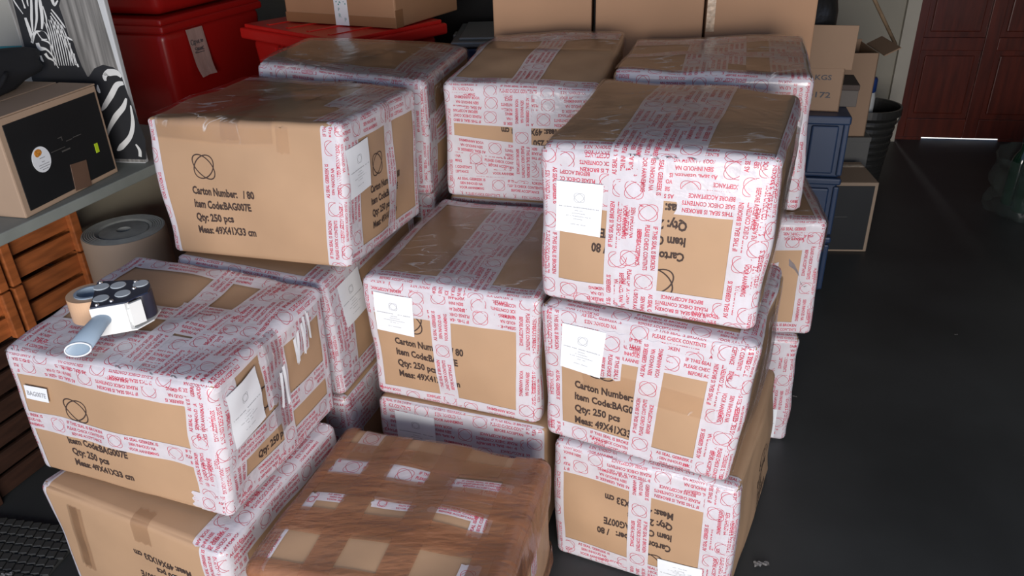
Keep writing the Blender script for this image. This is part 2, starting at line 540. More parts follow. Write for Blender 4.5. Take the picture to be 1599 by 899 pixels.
    def shipping_label(self, face, a0, b0, w=0.088, h=0.098, ang=0.0, rot=False, seed=1, kind='full'):
        ca, sa = math.cos(ang), math.sin(ang)
        self.n += 1
        off = 0.0018 + 0.00012 * self.n
        def xf(V):
            V = np.asarray(V, np.float32)
            if rot: V = np.array([w, h], np.float32) - V
            return np.stack([a0 + ca * V[:, 0] - sa * V[:, 1], b0 + sa * V[:, 0] + ca * V[:, 1]], 1)
        nx, ny = 9, 9
        g = np.array([(w * i / (nx - 1), h * j / (ny - 1)) for i in range(nx) for j in range(ny)], np.float32)
        I = np.arange(nx * ny).reshape(nx, ny)
        q = np.stack([I[:-1, :-1].ravel(), I[1:, :-1].ravel(), I[1:, 1:].ravel(), I[:-1, 1:].ravel()], 1)
        T = np.concatenate([q[:, [0, 1, 2]], q[:, [0, 2, 3]]])
        # thin paper: front and back sheet
        V = self.face_pts(face, xf(g), off)
        Vb = self.face_pts(face, xf(g), off - 0.0006)
        me = tri_mesh('shipping_label', np.concatenate([V, Vb]), np.concatenate([T, T[:, ::-1] + len(V)]), np.zeros(2 * len(T), np.int32))
        lb = link('shipping_label', me, M_label, self.root)
        lb['label'] = 'white paper shipping label'
        parts = []
        if kind == 'full':
            parts += logo(w / 2, h * .70, .0115, .0009)
            parts += dashes(w / 2, h * .50, .0021, w * .88, seed)
            for i, f in enumerate((.18, .3, .55, .22)): parts += dashes(w / 2, h * (.44 - .055 * i), .0014, w * f, seed + i)
            parts += dashes(w / 2, h * .17, .0014, w * .34, seed + 9)
        elif kind == 'code': parts.append(place_text('BAG007E', w * .08, h * .3, h * .33, w * .84, 0.03))
        else:
            parts.append(place_text('3', w * .42, h * .6, h * .22, None, 0.03)); parts += dashes(w / 2, h * .25, .004, w * .6, seed)
        V, T = join(parts)
        # printed matter is refined only where it bends little
        V3 = self.face_pts(face, xf(V), off + 0.0003)
        me = tri_mesh('label_print', V3, T, np.zeros(len(T), np.int32))
        link('label_print', me, M_grey_ink, lb)

CORN = {
'A': ((-0.821,1.760,0.691), (-0.365,1.604,0.705), (-0.238,1.967,0.683), (-0.687,2.134,0.690), (-0.817,1.761,1.028), (-0.341,1.605,1.038), (-0.224,1.970,1.019), (-0.687,2.133,1.023)),
'B': ((-1.053,1.386,0.347), (-0.583,1.205,0.346), (-0.439,1.579,0.344), (-0.910,1.759,0.345), (-1.042,1.377,0.661), (-0.557,1.206,0.672), (-0.427,1.577,0.676), (-0.914,1.758,0.691)),
'C': ((-1.041,1.339,0.000), (-0.592,1.144,0.000), (-0.430,1.519,0.000), (-0.878,1.713,0.000), (-1.040,1.341,0.346), (-0.586,1.134,0.331), (-0.432,1.519,0.347), (-0.878,1.713,0.345)),
'E': ((-0.339,1.622,0.353), (0.050,1.480,0.345), (0.212,1.943,0.345), (-0.183,2.078,0.345), (-0.345,1.614,0.682), (0.059,1.478,0.681), (0.212,1.943,0.684), (-0.184,2.078,0.685)),
'F': ((-0.339,1.610,0.000), (0.063,1.472,0.000), (0.222,1.936,0.000), (-0.180,2.074,0.000), (-0.344,1.612,0.351), (0.067,1.471,0.345), (0.222,1.936,0.346), (-0.180,2.074,0.346)),
'G': ((0.062,1.467,0.693), (0.461,1.300,0.689), (0.652,1.750,0.690), (0.250,1.916,0.690), (0.063,1.462,1.025), (0.472,1.299,1.041), (0.658,1.748,1.035), (0.236,1.920,1.042)),
'H': ((0.068,1.449,0.345), (0.432,1.261,0.345), (0.619,1.626,0.345), (0.251,1.814,0.345), (0.061,1.449,0.691), (0.461,1.252,0.692), (0.622,1.613,0.680), (0.251,1.814,0.690)),
'I': ((0.088,1.421,0.0), (0.460,1.243,0.000), (0.696,1.692,0.0), (0.300,1.870,0.000), (0.079,1.424,0.346), (0.460,1.244,0.347), (0.675,1.689,0.346), (0.300,1.870,0.346)),
'J': ((-0.169,2.076,0.691), (0.228,1.963,0.690), (0.363,2.436,0.690), (-0.033,2.549,0.690), (-0.163,2.070,1.006), (0.230,1.956,1.006), (0.364,2.439,1.052), (-0.033,2.549,1.033)),
'K': ((0.275,2.019,0.690), (0.745,1.880,0.690), (0.855,2.277,0.690), (0.391,2.413,0.690), (0.275,2.019,1.034), (0.733,1.885,1.033), (0.841,2.287,1.057), (0.393,2.412,1.030)),
'L': ((0.403,1.899,0.345), (0.809,1.835,0.344), (0.885,2.319,0.345), (0.480,2.383,0.345), (0.403,1.899,0.685), (0.808,1.836,0.686), (0.885,2.319,0.685), (0.480,2.383,0.685)),
'M': ((0.376,1.899,0.000), (0.779,1.811,0.0), (0.879,2.293,0.000), (0.478,2.378,0.000), (0.376,1.899,0.347), (0.775,1.816,0.349), (0.879,2.293,0.347), (0.478,2.378,0.347)),
'N': ((-0.697,2.183,0.690), (-0.218,2.083,0.689), (-0.134,2.483,0.690), (-0.615,2.582,0.690), (-0.673,2.193,1.048), (-0.209,2.078,1.007), (-0.110,2.482,1.018), (-0.618,2.582,1.038)),
'P': ((-0.819,1.747,0.345), (-0.425,1.616,0.347), (-0.269,2.078,0.345), (-0.661,2.211,0.345), (-0.820,1.747,0.690), (-0.430,1.605,0.673), (-0.269,2.078,0.688), (-0.661,2.211,0.688)),
'D': ((-0.516,1.106,0.000), (-0.045,0.967,0.000), (0.073,1.365,0.000), (-0.398,1.503,0.000), (-0.537,1.087,0.336), (-0.045,0.967,0.346), (0.073,1.365,0.346), (-0.398,1.504,0.346)),
}
def shifted(key, dz=0, dx=0, dy=0, dz_top=None):
    return [(x + dx, y + dy, z + dz) for x, y, z in CORN[key]]
def upright(key, z0, z1, dx=0, dy=0):
    """a carton straight below another one"""
    b = CORN[key][:4]
    return [(x + dx, y + dy, z0) for x, y, z in b] + [(x + dx, y + dy, z1) for x, y, z in b]
WIDE = (0.49, 0.41, 0.345); NARROW = (0.41, 0.49, 0.345)
GRP = 'taped cartons stacked on the floor'

# ================================================================== the room
M_floor = mat('grey_painted_floor', (0.030, 0.033, 0.034), 0.45, noise=0.25, nscale=2.2, bump=0.05, bscale=6, spec=0.35)
M_wall = mat('beige_wall_paint', (0.30, 0.28, 0.23), 0.85, noise=0.04, nscale=2)
M_ceil = mat('ceiling_paint', (0.30, 0.29, 0.27), 0.9, noise=0.03)
M_frame = mat('door_frame_paint', (0.38, 0.355, 0.30), 0.6, noise=0.03)
M_door = mat('mahogany_door', (0.072, 0.010, 0.004), 0.34, noise=0.35, nscale=6, stretch=(6, 6, 0.6), spec=0.5, coat=0.25, bump=0.1, bscale=30)
M_ground = mat('concrete_drive', (0.20, 0.19, 0.18), 0.9, noise=0.08, nscale=3)

def quad(name, pts, mt):
    me = mesh_arrays(name, pts, [tuple(range(len(pts)))], sm=False)
    return struct(link(name, me, mt))

ry = math.radians(-11)
ux = Vector((math.cos(ry), math.sin(ry), 0)); uy = Vector((-math.sin(ry), math.cos(ry), 0))
P0 = Vector((2.29, 4.527, 0))                      # left foot of the door leaf, on the back wall
def room(a, b, z=0): v = P0 + ux * a + uy * b; return (v.x, v.y, z)
XL, XR, YF, HC = -4.35, 1.55, -5.1, 2.5             # left wall, right wall, open front, ceiling
bm = bmesh.new()
vv = [bm.verts.new(v) for v in (room(XL - .2, YF - .1, -.05), room(XR + .2, YF - .1, -.05), room(XR + .2, .15, -.05), room(XL - .2, .15, -.05),
                               room(XL - .2, YF - .1, 0), room(XR + .2, YF - .1, 0), room(XR + .2, .15, 0), room(XL - .2, .15, 0))]
for f in ((3, 2, 1, 0), (4, 5, 6, 7), (0, 1, 5, 4), (1, 2, 6, 5), (2, 3, 7, 6), (3, 0, 4, 7)): bm.faces.new([vv[i] for i in f])
struct(bm_obj('floor', bm, M_floor))
def wall_box(name, a0, a1, b0, b1, z0, z1, mt):
    bm = bmesh.new()
    vv = [bm.verts.new(v) for v in (room(a0, b0, z0), room(a1, b0, z0), room(a1, b1, z0), room(a0, b1, z0), room(a0, b0, z1), room(a1, b0, z1), room(a1, b1, z1), room(a0, b1, z1))]
    for f in ((3, 2, 1, 0), (4, 5, 6, 7), (0, 1, 5, 4), (1, 2, 6, 5), (2, 3, 7, 6), (3, 0, 4, 7)): bm.faces.new([vv[i] for i in f])
    return bm
DW = 0.86
# back wall with a real opening for the door
bm = wall_box('w', XL, 0.0, 0, .15, 0, HC, M_wall)
for a0, a1, z0 in ((DW, XR, 0), (0.0, DW, 2.04)):
    b2 = wall_box('w', a0, a1, 0, .15, z0, HC, M_wall); me = bpy.data.meshes.new('t'); b2.to_mesh(me); b2.free(); bm.from_mesh(me)
struct(bm_obj('wall_back', bm, M_wall))
struct(bm_obj('wall_left', wall_box('w', XL - .15, XL, YF + .6, .15, 0, HC, M_wall), M_wall))
struct(bm_obj('wall_right', wall_box('w', XR, XR + .15, YF + .6, .15, 0, HC, M_wall), M_wall))
struct(bm_obj('ceiling', wall_box('w', XL - .15, XR + .15, -3.9, .15, HC, HC + .12, M_ceil), M_ceil))
struct(bm_obj('driveway', wall_box('w', XL - 4, XR + 4, YF - 9, YF - .1, -.1, -.02, M_ground), M_ground))
struct(bm_obj('trim_1', wall_box('w', -.075, -.004, -.035, 0.0, 0, 2.1, M_frame), M_frame))
struct(bm_obj('trim_2', wall_box('w', DW + .004, DW + .08, -.035, 0.0, 0, 2.1, M_frame), M_frame))
struct(bm_obj('trim_3', wall_box('w', -.075, DW + .08, -.035, 0.0, 2.045, 2.12, M_frame), M_frame))
# yard behind the door, seen only through the gap under the leaf
struct(bm_obj('yard_paving', wall_box('w', -1.0, XR + 1.0, .15, 1.6, -.05, 0.0, mat('yard_paving', (.8, .78, .74), .8, noise=.03)), bpy.data.materials['yard_paving']))

# door leaf
door = bpy.data.objects.new('door_1', None); COL.objects.link(door)
door.location = room(0, 0.02, 0); door.rotation_euler = (0, 0, ry); struct(door)
ZB = 0.014
bm = bmesh.new()
# leaf base board, its gap partly closed by the added strips below
bm_box(bm, (DW - .006, .022, 2.0), (DW / 2, 0.022, ZB), 0.001, 1)
bm_obj('door_leaf', bm, M_door, door)
bm = bmesh.new()
def rail(x0, x1, z0, z1): bm_box(bm, (x1 - x0, .018, z1 - z0), ((x0 + x1) / 2, 0.003, z0), 0.003, 2)
rail(.003, .055, ZB, 2.01); rail(DW - .055, DW - .003, ZB, 2.01)
rail(.375, .445, ZB, 2.01)
for z0, z1 in ((ZB, .125), (.515, .585), (1.1, 1.2), (1.55, 1.62), (1.93, 2.01)):
    rail(.055, .375, z0, z1); rail(.445, DW - .055, z0, z1)
bm_obj('door_frame_rails', bm, M_door, door)
for x0, x1 in ((.07, .36), (.46, DW - .07)):
    for z0, z1 in ((.14, .50), (.60, 1.085), (1.215, 1.535), (1.635, 1.915)):
        box_obj('raised_panel', (x1 - x0 - .03, .014, z1 - z0 - .03), ((x0 + x1) / 2, 0.006, z0 + .015), M_door, door, bevel=.006)
box_obj('gap_block_strip', (.15, .010, .016), (.078, -.008, .0005), M_door, door, .001); box_obj('gap_block_strip', (.28, .010, .016), (.71, -.008, .0005), M_door, door, .001)  # strips added to block daylight along parts of the gap under the leaf
bm = bmesh.new(); bm_tube(bm, [(DW - .03, -.006, 1.02), (DW - .03, -.05, 1.02), (DW - .13, -.055, 1.02)], .009)
bm_obj('door_handle', bm, mat('door_handle_metal', (.5, .48, .42), .3, metal=1, noise=.02), door)
yl = bpy.data.lights.new('yard_daylight', 'AREA'); yl.shape = 'RECTANGLE'; yl.size = 1.0; yl.size_y = .6; yl.energy = 420; yl.color = (1, .95, .9)
ylo = bpy.data.objects.new('yard_daylight', yl); COL.objects.link(ylo); ylo.location = room(.45, .75, 1.2)

# ================================================================== the cartons
def edge_z(c, t, side='front', **k):
    W, D = c.W, c.D
    if side == 'front': c.Z(t, .004, W - .004, **k)
    else: c.Z(t, W + .004, W + D - .004, **k)

# ---- A: top left, print on the bare front
c = Carton(CORN['A'], WIDE, 'carton at upper left with bare tan front and upright printing, beside the zebra canvas', GRP, seed=1, r=.016)
W, D, H = c.W, c.D, c.H
c.marking('front', .140, .232); c.marking('right', .160, .215, k=.95)
c.seam('top', [(.0, .205), (.49, .205)]); c.seam('top', [(.14, .0), (.17, .41)], .0012)
c.X(-.022, .004, H - .004); c.X(W - .052, .004, H - .004, skew=.01); c.X(W - .024, .004, H + .05, flip=True)
c.Y(.016, H + W + .006, 2 * H + W - .004); c.Y(D - .034, H + W + .01, 2 * H + W - .004, flip=True)
c.Z(H - .048, W + .005, W + D); c.Z(H - .012, W + .005, W + D, flip=True); c.Z(-.012, W + .01, W + D - .004)
c.Y(.205, H + W - .01, 2 * H + W - .01, w=.046)
c.X(W - .075, H + .02, H + D - .01); c.Y(D - .045, H + .02, H + W - .02, flip=True); c.X(W - .12, H + .15, H + D - .01, flip=True)
c.film('x', .03, H - .05, H + D, .30); c.film('y', .02, H + .005, H + W - .01, .36)
c.strip('x', .20, H - .045, H + .12, w=.045, name='clear_tape', mt=M_film, printed=False); c.strip('x', .335, H - .07, H - .01, w=.03, name='clear_tape', mt=M_film, printed=False)
c.shipping_label('right', .018, .168, .098, .118, ang=math.radians(4), seed=3)

# ---- B: lower left, carries the tape gun
c = Carton(CORN['B'], WIDE, 'carton at left carrying the tape dispenser, its top nearly covered in printed tape', GRP, seed=2, r=.016, bulge=(.004, .006, .002))
c.marking('front', .150, .212); c.marking('right', .150, .215)
c.Z(H - .058, flip=True); c.Z(H - .028, flip=True, w=.05, skew=.004); c.Z(.134, skew=-.012)
c.X(-.028, .004, H - .004); c.X(W - .05, .004, H - .004); c.X(W - .072, .004, H - .03, skew=.03); c.X(W - .018, .004, H - .004, flip=True)
c.Z(.008, W - .09, W - .01, w=.045)
c.Y(.012, H + W + .004, 2 * H + W - .004); c.Z(-.008, W + .01, W + D); c.Z(.018, W + .02, W + D - .004, flip=True)
c.Z(.115, W + .02, W + D); c.Z(H - .052, W + .15, W + D, flip=True); c.Y(D - .036, H + W + .004, 2 * H + W - .004)
c.strip('y', .185, H + W - .03, 2 * H + W - .02, w=.046, skew=.02); c.strip('y', .145, H + W - .02, H + W + .17, w=.045, skew=.05, flip=True)
c.strip('y', .275, H + W - .04, H + W + .11, w=.05); 
for i, t in enumerate((.002, .040, .078)): c.Y(t, H + .004, H + W - .004, flip=bool(i % 2))
c.Y(.175, H + .10, H + W, skew=.02); c.Y(.205, H + .25, H + W); c.Y(D - .052, H + .004, H + W - .004); c.Y(.135, H + .30, H + W, skew=-.03)
for i, (t, s) in enumerate(((-.01, 0), (.35, .06), (W - .105, 0), (W - .065, 0), (W - .032, 0), (.27, -.05))): c.X(t, H + .006, H + D - .006, skew=s, flip=bool(i % 2))
c.strip('y', .165, H + W - .01, H + W + .25, w=.05, name='clear_tape', mt=M_film, printed=False, skew=.03)
for i, (t, s0_, ln) in enumerate(((.262, .08, .045), (.274, .07, .06), (.290, .06, .05), (.304, .05, .075), (.318, .045, .05), (.20, .13, .07), (.212, .12, .085))):
    c.strip('y', t, H + W + s0_ - .03, H + W + s0_ + ln - .01, w=.009, skew=.06 * (-1) ** i, name='torn_tape', mt=M_label, printed=False, lift=.006 + .001 * (i % 3))
c.shipping_label('right', .030, .170, .105, .135, ang=math.radians(3), seed=8)
c.shipping_label('front', .034, .226, .056, .036, ang=math.radians(-2), kind='code')

# ---- C: under B
c = Carton(CORN['C'], WIDE, 'bottom left carton with upside-down printing, topped by the carton with the tape dispenser', GRP, seed=3, r=.016, bulge=(.003, .006, .002), covered=True)
c.marking('front', .350, .085, rot=True)
c.X(-.032, .004, H + .07); c.X(W - .055, .004, H + .05); c.X(W - .022, .004, H - .004, flip=True); c.Y(.008, H + W + .004, 2 * H + W - .01)
c.Z(H - .02, W + .005, W + D, flip=True); c.Z(H - .06, W + .005, W + D); c.X(W - .075, H - .004, H + D - .01, flip=True); c.X(W - .04, H - .004, H + D - .01)
c.strip('x', .055, .12, H - .03, w=.035, skew=.10, name='brown_tape', mt=M_brown_soft, printed=False)
c.strip('x', .255, H - .06, H + .03, w=.045, name='brown_tape', mt=M_brown_soft, printed=False)
c.strip('x', .05, .13, H - .03, w=.03, skew=.10, name='clear_tape', mt=M_film, printed=False)
c.shipping_label('front', .345, .16, .07, .06, ang=math.radians(4), kind='num')

# ---- E: centre
c = Carton(CORN['E'], NARROW, 'central carton with three long tapes over its lid, behind the brown wrapped one', GRP, seed=4)
W, D, H = c.W, c.D, c.H
c.marking('front', .110, .238)
c.seam('top', [(.205, 0), (.205, .49)])
c.Z(H - .032, w=.05); c.Z(H - .062, flip=True); c.Z(H - .092, flip=True, w=.05); c.Z(H - .004, w=.045)
c.Z(-.014, flip=True); c.X(-.026); c.X(W - .052, flip=True); c.X(W - .02); c.X(.168, .01, H - .02, skew=-.03, w=.048)
for i, t in enumerate((.165, .205, .243)): c.X(t, H - .02, H + D, flip=bool(i % 2))
c.Y(D - .045, H + .01, H + W - .01); c.Z(H - .03, W + .004, W + D)
c.film('y', .03, H + .005, H + W - .01, .42); c.strip('x', -.02, H + .03, H + D, w=.05)
c.shipping_label('front', .026, .205, .094, .108, ang=math.radians(-2), seed=14)

# ---- F: under E
c = Carton(CORN['F'], NARROW, 'shaded floor carton under the central carton, mostly hidden by the brown wrapped one', GRP, seed=5, covered=True)
c.Z(H - .04); c.Z(H - .085, flip=True); c.Z(H - .128, flip=True); c.X(-.02); c.X(W - .05); c.X(.20, .01, H - .12, flip=True); c.Z(-.01)
c.shipping_label('front', .045, .20, .10, .12, seed=18)

# ---- G: upper right
c = Carton(CORN['G'], NARROW, 'topmost carton of the front right stack, fully framed in tape, printing upside down', GRP, seed=6, r=.018, bulge=(.004, .008, .010))
W, D, H = c.W, c.D, c.H
c.marking('front', .228, .082, rot=True)
c.Z(H - .018, w=.05); c.Z(H - .050, flip=True); c.Z(H - .086, flip=True, skew=-.02); c.Z(H - .122, .004, .19, flip=True); c.Z(H - .115, .25, W - .004, flip=True)
c.Z(-.012, flip=True); c.Z(.010, flip=True, skew=.01); c.X(-.030); c.X(-.012, .004, H, flip=True)
c.X(W - .062); c.X(W - .040, flip=True); c.X(W - .018)
c.X(.128, .01, H + .03); c.X(.150, .02, H - .03, flip=True); c.X(.178, .01, H - .01, flip=True)
for i, t in enumerate((.128, .165, .20, .238)): c.X(t, H - .01, H + D - .01, flip=bool(i % 2))
c.Z(H - .02, W + .004, W + D - .05, w=.03); c.X(W - .01, H + .004, H + .03, w=.02)
c.film('y', .02, H + .01, H + W + .15, .44); c.film('z', .05, W + .01, W + D, .22)
c.seam('right', [(0.01, .17), (.48, .17)], .001)
c.shipping_label('front', .030, .168, .088, .110, ang=math.radians(-1), seed=21)

# ---- H: under G
c = Carton(CORN['H'], (0.41, 0.42, 0.345), 'middle carton of the front right stack with upright printing and white label at upper left', GRP, seed=7, r=.018, bulge=(.004, .008, .004), covered=True)
W, D, H = c.W, c.D, c.H
c.marking('front', .128, .225, tx=-.055)
c.Z(H - .006, flip=False); c.Z(H - .045); c.Z(H - .075, skew=-.02); c.Z(H - .098); c.Z(-.016); c.Z(.004, skew=-.012)
c.X(-.026); c.X(-.008, .02, H, flip=True); c.X(W - .075); c.X(W - .052, flip=True); c.X(W - .022)
c.X(.195, .01, H - .03, skew=.03, w=.05); c.X(.12, H - .14, H - .03, flip=True)
c.X(W - .04, H + .004, H + D - .004); c.Y(D - .045, H + .1, H + W + .06)
c.film('z', .02, W + .01, W + D, .30); c.strip('z', .17, .09, .36, w=.05, skew=-.05, name='clear_tape', mt=M_film, printed=False)
c.shipping_label('front', .040, .205, .088, .110, ang=math.radians(-3), seed=25)

bm = bmesh.new(); cpts = [(.628, 1.60, .690), (.640, 1.594, .680), (.650, 1.588, .664), (.654, 1.584, .646), (.662, 1.580, .636), (.668, 1.578, .640)]
rows = [[bm.verts.new(Vector(p) - Vector(c.base) + Vector((.006 * q, .018 * q, -.002 * q * i))) for q in (-1, 0, 1)] for i, p in enumerate(cpts)]
for i in range(len(rows) - 1):
    for j in range(2): bm.faces.new((rows[i][j], rows[i + 1][j], rows[i + 1][j + 1], rows[i][j + 1]))
bm_obj('tape_end', bm, M_tape, c.root, sm=True)
# ---- I: under H
c = Carton(CORN['I'], NARROW, 'floor carton of the front right stack with its white label along the bottom edge', GRP, seed=8, r=.018, covered=True)
W, D, H = c.W, c.D, c.H
c.marking('front', .235, .068, rot=True)
c.Z(H - .010); c.Z(H - .045, flip=True); c.Z(H - .078, flip=True, skew=-.01); c.Z(-.01, flip=True); c.Z(.012)
c.X(-.024); c.X(W - .068); c.X(W - .045, flip=True); c.X(W - .018); c.X(.18, .01, H - .04, flip=True)
c.marking('right', .30, .20)
c.shipping_label('front', .255, .012, .10, .08, ang=math.radians(2), rot=True, seed=30)

# ---- J: back centre
c = Carton(CORN['J'], NARROW, 'back centre carton, front almost all covered in printed tape, bare brown lid with one tape', GRP, seed=9, bulge=(.005, .006, .004))
W, D, H = c.W, c.D, c.H
c.marking('front', .27, .06, rot=True)
c.Z(H + .002); c.Z(H - .040); c.Z(H - .075, flip=True); c.Z(H - .115, flip=True)
for i, (t, s) in enumerate(((-.012, 0), (.030, .01), (.072, .005), (.108, -.08), (.145, -.06), (.022, 0))): c.Z(t, skew=s, flip=(i % 3 == 1))
c.X(-.024); c.X(.19, .06, H - .02, flip=True); c.X(.175, H + .004, H + D - .004); c.X(.20, H + .004, H + D - .004, flip=True)
c.Y(D - .05, H + .01, H + W - .01); c.Y(D - .09, H + .01, H + W - .01, flip=True); c.X(-.028, H + .004, H + D)
c.film('z', .0, W + .004, W + D, .33); c.film('y', D - .2, H + .004, H + W, .19)

# ---- K: back right
c = Carton(CORN['K'], WIDE, 'back right carton with crossed tapes on its lid, in front of the tall plain boxes', GRP, seed=10)
W, D, H = c.W, c.D, c.H
c.Z(H - .01); c.Z(H - .05, flip=True); c.Z(H - .09); c.X(W - .05); c.X(W - .02, flip=True); c.Z(-.01)
c.X(.20, H, H + D); c.X(.235, H, H + D, flip=True); c.X(.17, H, H + D); c.X(W - .10, H, H + D); c.X(W - .06, H, H + D, flip=True); c.X(.28, H + .1, H + D)
c.Y(.17, H + .004, H + W - .004, w=.045); c.Y(D - .05, H + .004, H + W - .004); c.Y(D - .085, H + .004, H + W - .004, flip=True)
c.Z(H - .05, W + .004, W + D); c.Y(.0, H + W + .01, 2 * H + W - .01)
c.film('y', .01, H + .005, H + W, .38); c.film('x', W - .16, H - .1, H + D, .15)

# ---- L, M: under K
c = Carton(CORN['L'], NARROW, 'middle carton of the back right stack, its taped right edge showing beside the blue cabinet', GRP, seed=11, covered=True)
W, D, H = c.W, c.D, c.H
c.Z(H - .012); c.Z(H - .062); c.Z(H - .085, .2, W - .004, skew=.01); c.X(W - .055, flip=True); c.X(W - .02); c.Z(-.008); c.X(-.02); c.X(.25, .01, H - .12); c.X(.22, .01, H - .2, skew=.1)
c.Z(H - .02, W + .004, W + D)
c.film('y', .02, H + .01, H + W + .1, .4)
c = Carton(CORN['M'], NARROW, 'floor carton of the back right stack, white with tape and a small blue-white label', GRP, seed=12, covered=True)
for i, t in enumerate((W - .17, W - .13, W - .09, W - .055, W - .02)): c.X(t, .004, H - .004, flip=bool(i % 2))
c.Z(H - .02); c.Z(H - .06, flip=True); c.Z(-.01)
c.shipping_label('front', W - .095, .015, .06, .10, kind='full', seed=41)

# ---- N: back left
c = Carton(CORN['N'], WIDE, 'back left carton under crinkled clear film, in front of the bright red tote', GRP, seed=13, bulge=(.004, .006, .012))
W, D, H = c.W, c.D, c.H
c.Z(H - .05, w=.05); c.Z(H - .012, flip=True); c.X(-.01); c.X(W - .052, flip=True); c.X(W - .02, .004, H + .02); c.Z(-.01)
c.Z(H - .03, W + .004, W + D); c.Z(.14, W + .06, W + D - .02, w=.045); c.Z(.185, W + .01, W + D, skew=.14, w=.045); c.Z(.0, W + .01, W + D); c.Y(.02, H + W + .004, 2 * H + W - .01)
c.Y(.02, H + .01, H + W - .01); c.X(W - .07, H + .01, H + D - .01); c.X(W - .11, H + .05, H + D - .01, flip=True)
c.film('x', .02, H - .05, H + D, .44); c.film('y', .01, H, H + W + .1, .38)

# ---- P, Q: under A
c = Carton(CORN['P'], NARROW, 'middle carton under the upper left one, its labelled right side facing the central carton', GRP, seed=14, covered=True)
W, D, H = c.W, c.D, c.H
c.Z(H - .03); c.X(W - .075); c.X(W - .045, .004, H + .05, flip=True); c.X(W - .02, .004, H - .004)
c.Y(.012, H + W + .004, 2 * H + W - .01); c.Y(.038, H + W + .004, 2 * H + W - .01, flip=True)
c.Z(H - .045, W + .004, W + D); c.Z(H - .01, W + .004, W + D, flip=True); c.Z(-.01, W + .01, W + D); c.Z(.015, W + .01, W + D - .01)
c.X(W - .06, H + .004, H + D - .01); c.X(W - .03, H + .004, H + D - .01, flip=True); c.Y(D - .05, H + W, 2 * H + W)
c.shipping_label('right', .055, .185, .10, .125, ang=math.radians(3), seed=50)
c = Carton(upright('P', 0.0, .344), NARROW, 'dark shaded floor carton two below the upper left one, left of the brown wrapped one', GRP, seed=15, covered=True)
c.X(W - .06); c.X(W - .025, flip=True); c.Y(.01, H + W + .004, 2 * H + W - .01); c.Z(H - .05, W + .004, W + D); c.Z(H - .09, W + .004, W + D, flip=True); c.Z(H - .13, W + .01, W + .3, flip=True); c.Z(-.01, W + .01, W + D)
c.Z(H - .03)

# ---- O etc.: below N, J
c = Carton(upright('N', .345, .687, dy=.045), WIDE, 'carton directly under the film-covered back left carton, only its taped corner showing', GRP, seed=16, covered=True)
W, D, H = c.W, c.D, c.H
c.Z(H - .04, W - .2, W + D); c.Z(H - .08, W - .2, W + D, flip=True); c.X(W - .04); c.Z(H - .12, W + .004, W + D)
c = Carton(upright('N', 0, .343, dy=.045), WIDE, 'lowest carton of the back left stack, hidden down at the floor', GRP, seed=17, covered=True)
c = Carton(upright('J', .345, .687, dy=.035), NARROW, 'carton holding up the back centre one, behind the central carton', GRP, seed=18, covered=True)
c.Z(.29)
c = Carton(upright('J', 0, .343, dy=.035), NARROW, 'lowest carton of the back centre stack, hidden behind the central stack', GRP, seed=19, covered=True)

# ---- D: brown wrapped carton
c = Carton(CORN['D'], WIDE, 'carton wrapped in shiny brown tape with scraps of printed tape showing, in the front middle', 'brown tape wrapped carton', seed=20, r=.022, bulge=(.006, .008, .014), lump=.0035)
W, D, H = c.W, c.D, c.H
# white scraps first, lying under the brown bands
c.Y(.255, H + .035, H + .115, w=.052); c.Y(.250, H + .165, H + .255, w=.052); c.Y(.230, H + .305, H + .44, w=.062); c.Y(.265, H + .30, H + .44, w=.03)
c.Y(.175, H + .045, H + .115, w=.024); c.X(.035, H + .125, H + .195, w=.024); c.Y(.178, H + .175, H + .265, w=.027); c.Y(.180, H + .295, H + .42, w=.025); c.X(.385, H + .13, H + .20, w=.04)
c.X(.055, H + .33, H + D - .004, w=.05); c.X(.015, H + .004, H + .10, w=.03); c.X(.40, H + .01, H + .08, w=.04)
c.Y(.06, H + W + .03, H + W + .13, w=.045, flip=True); c.Y(.20, H + W + .05, H + W + .16, w=.04); c.Y(.0, H + W + .01, H + W + .2, w=.03)
bt = dict(name='brown_tape', mt=M_brown_tape, printed=False)
c.Y(.300, H - .02, H + W + .06, w=.055, **bt); c.Y(.198, H - .02, H + W + .10, w=.055, skew=-.01, **bt); c.Y(.222, H - .02, H + W + .08, w=.035, skew=.02, **bt)
c.Y(.096, H - .03, H + W + .1, w=.05, **bt); c.Y(.105, H - .02, H + W + .1, w=.05, skew=.01, **bt); c.Y(-.02, H - .02, H + W + .08, w=.05, **bt)
c.X(-.012, H - .1, H + D, w=.05, **bt); c.X(.112, H - .1, H + D, w=.06, **bt); c.X(.255, H - .1, H + D, w=.06, **bt); c.X(W - .075, H - .1, H + D, w=.07, **bt); c.X(W - .035, H - .1, H + D, w=.05, **bt)
c.X(.055, H + .3, H + D, w=.08, name='brown_tape', mt=M_brown_soft, printed=False); c.X(.20, H + .31, H + D, w=.20, name='brown_tape', mt=M_brown_soft, printed=False)
for z in (.24, .285): c.Z(z, W + .004, W + D, w=.048, **bt)
c.Z(.05, W + .01, W + D, w=.05, **bt); c.Y(.0, H + W, 2 * H + W - .01, w=.05, **bt); c.Z(.26, .0, W, w=.05, **bt)
c.seam('top', [(.0, .20), (.49, .20)], .002)

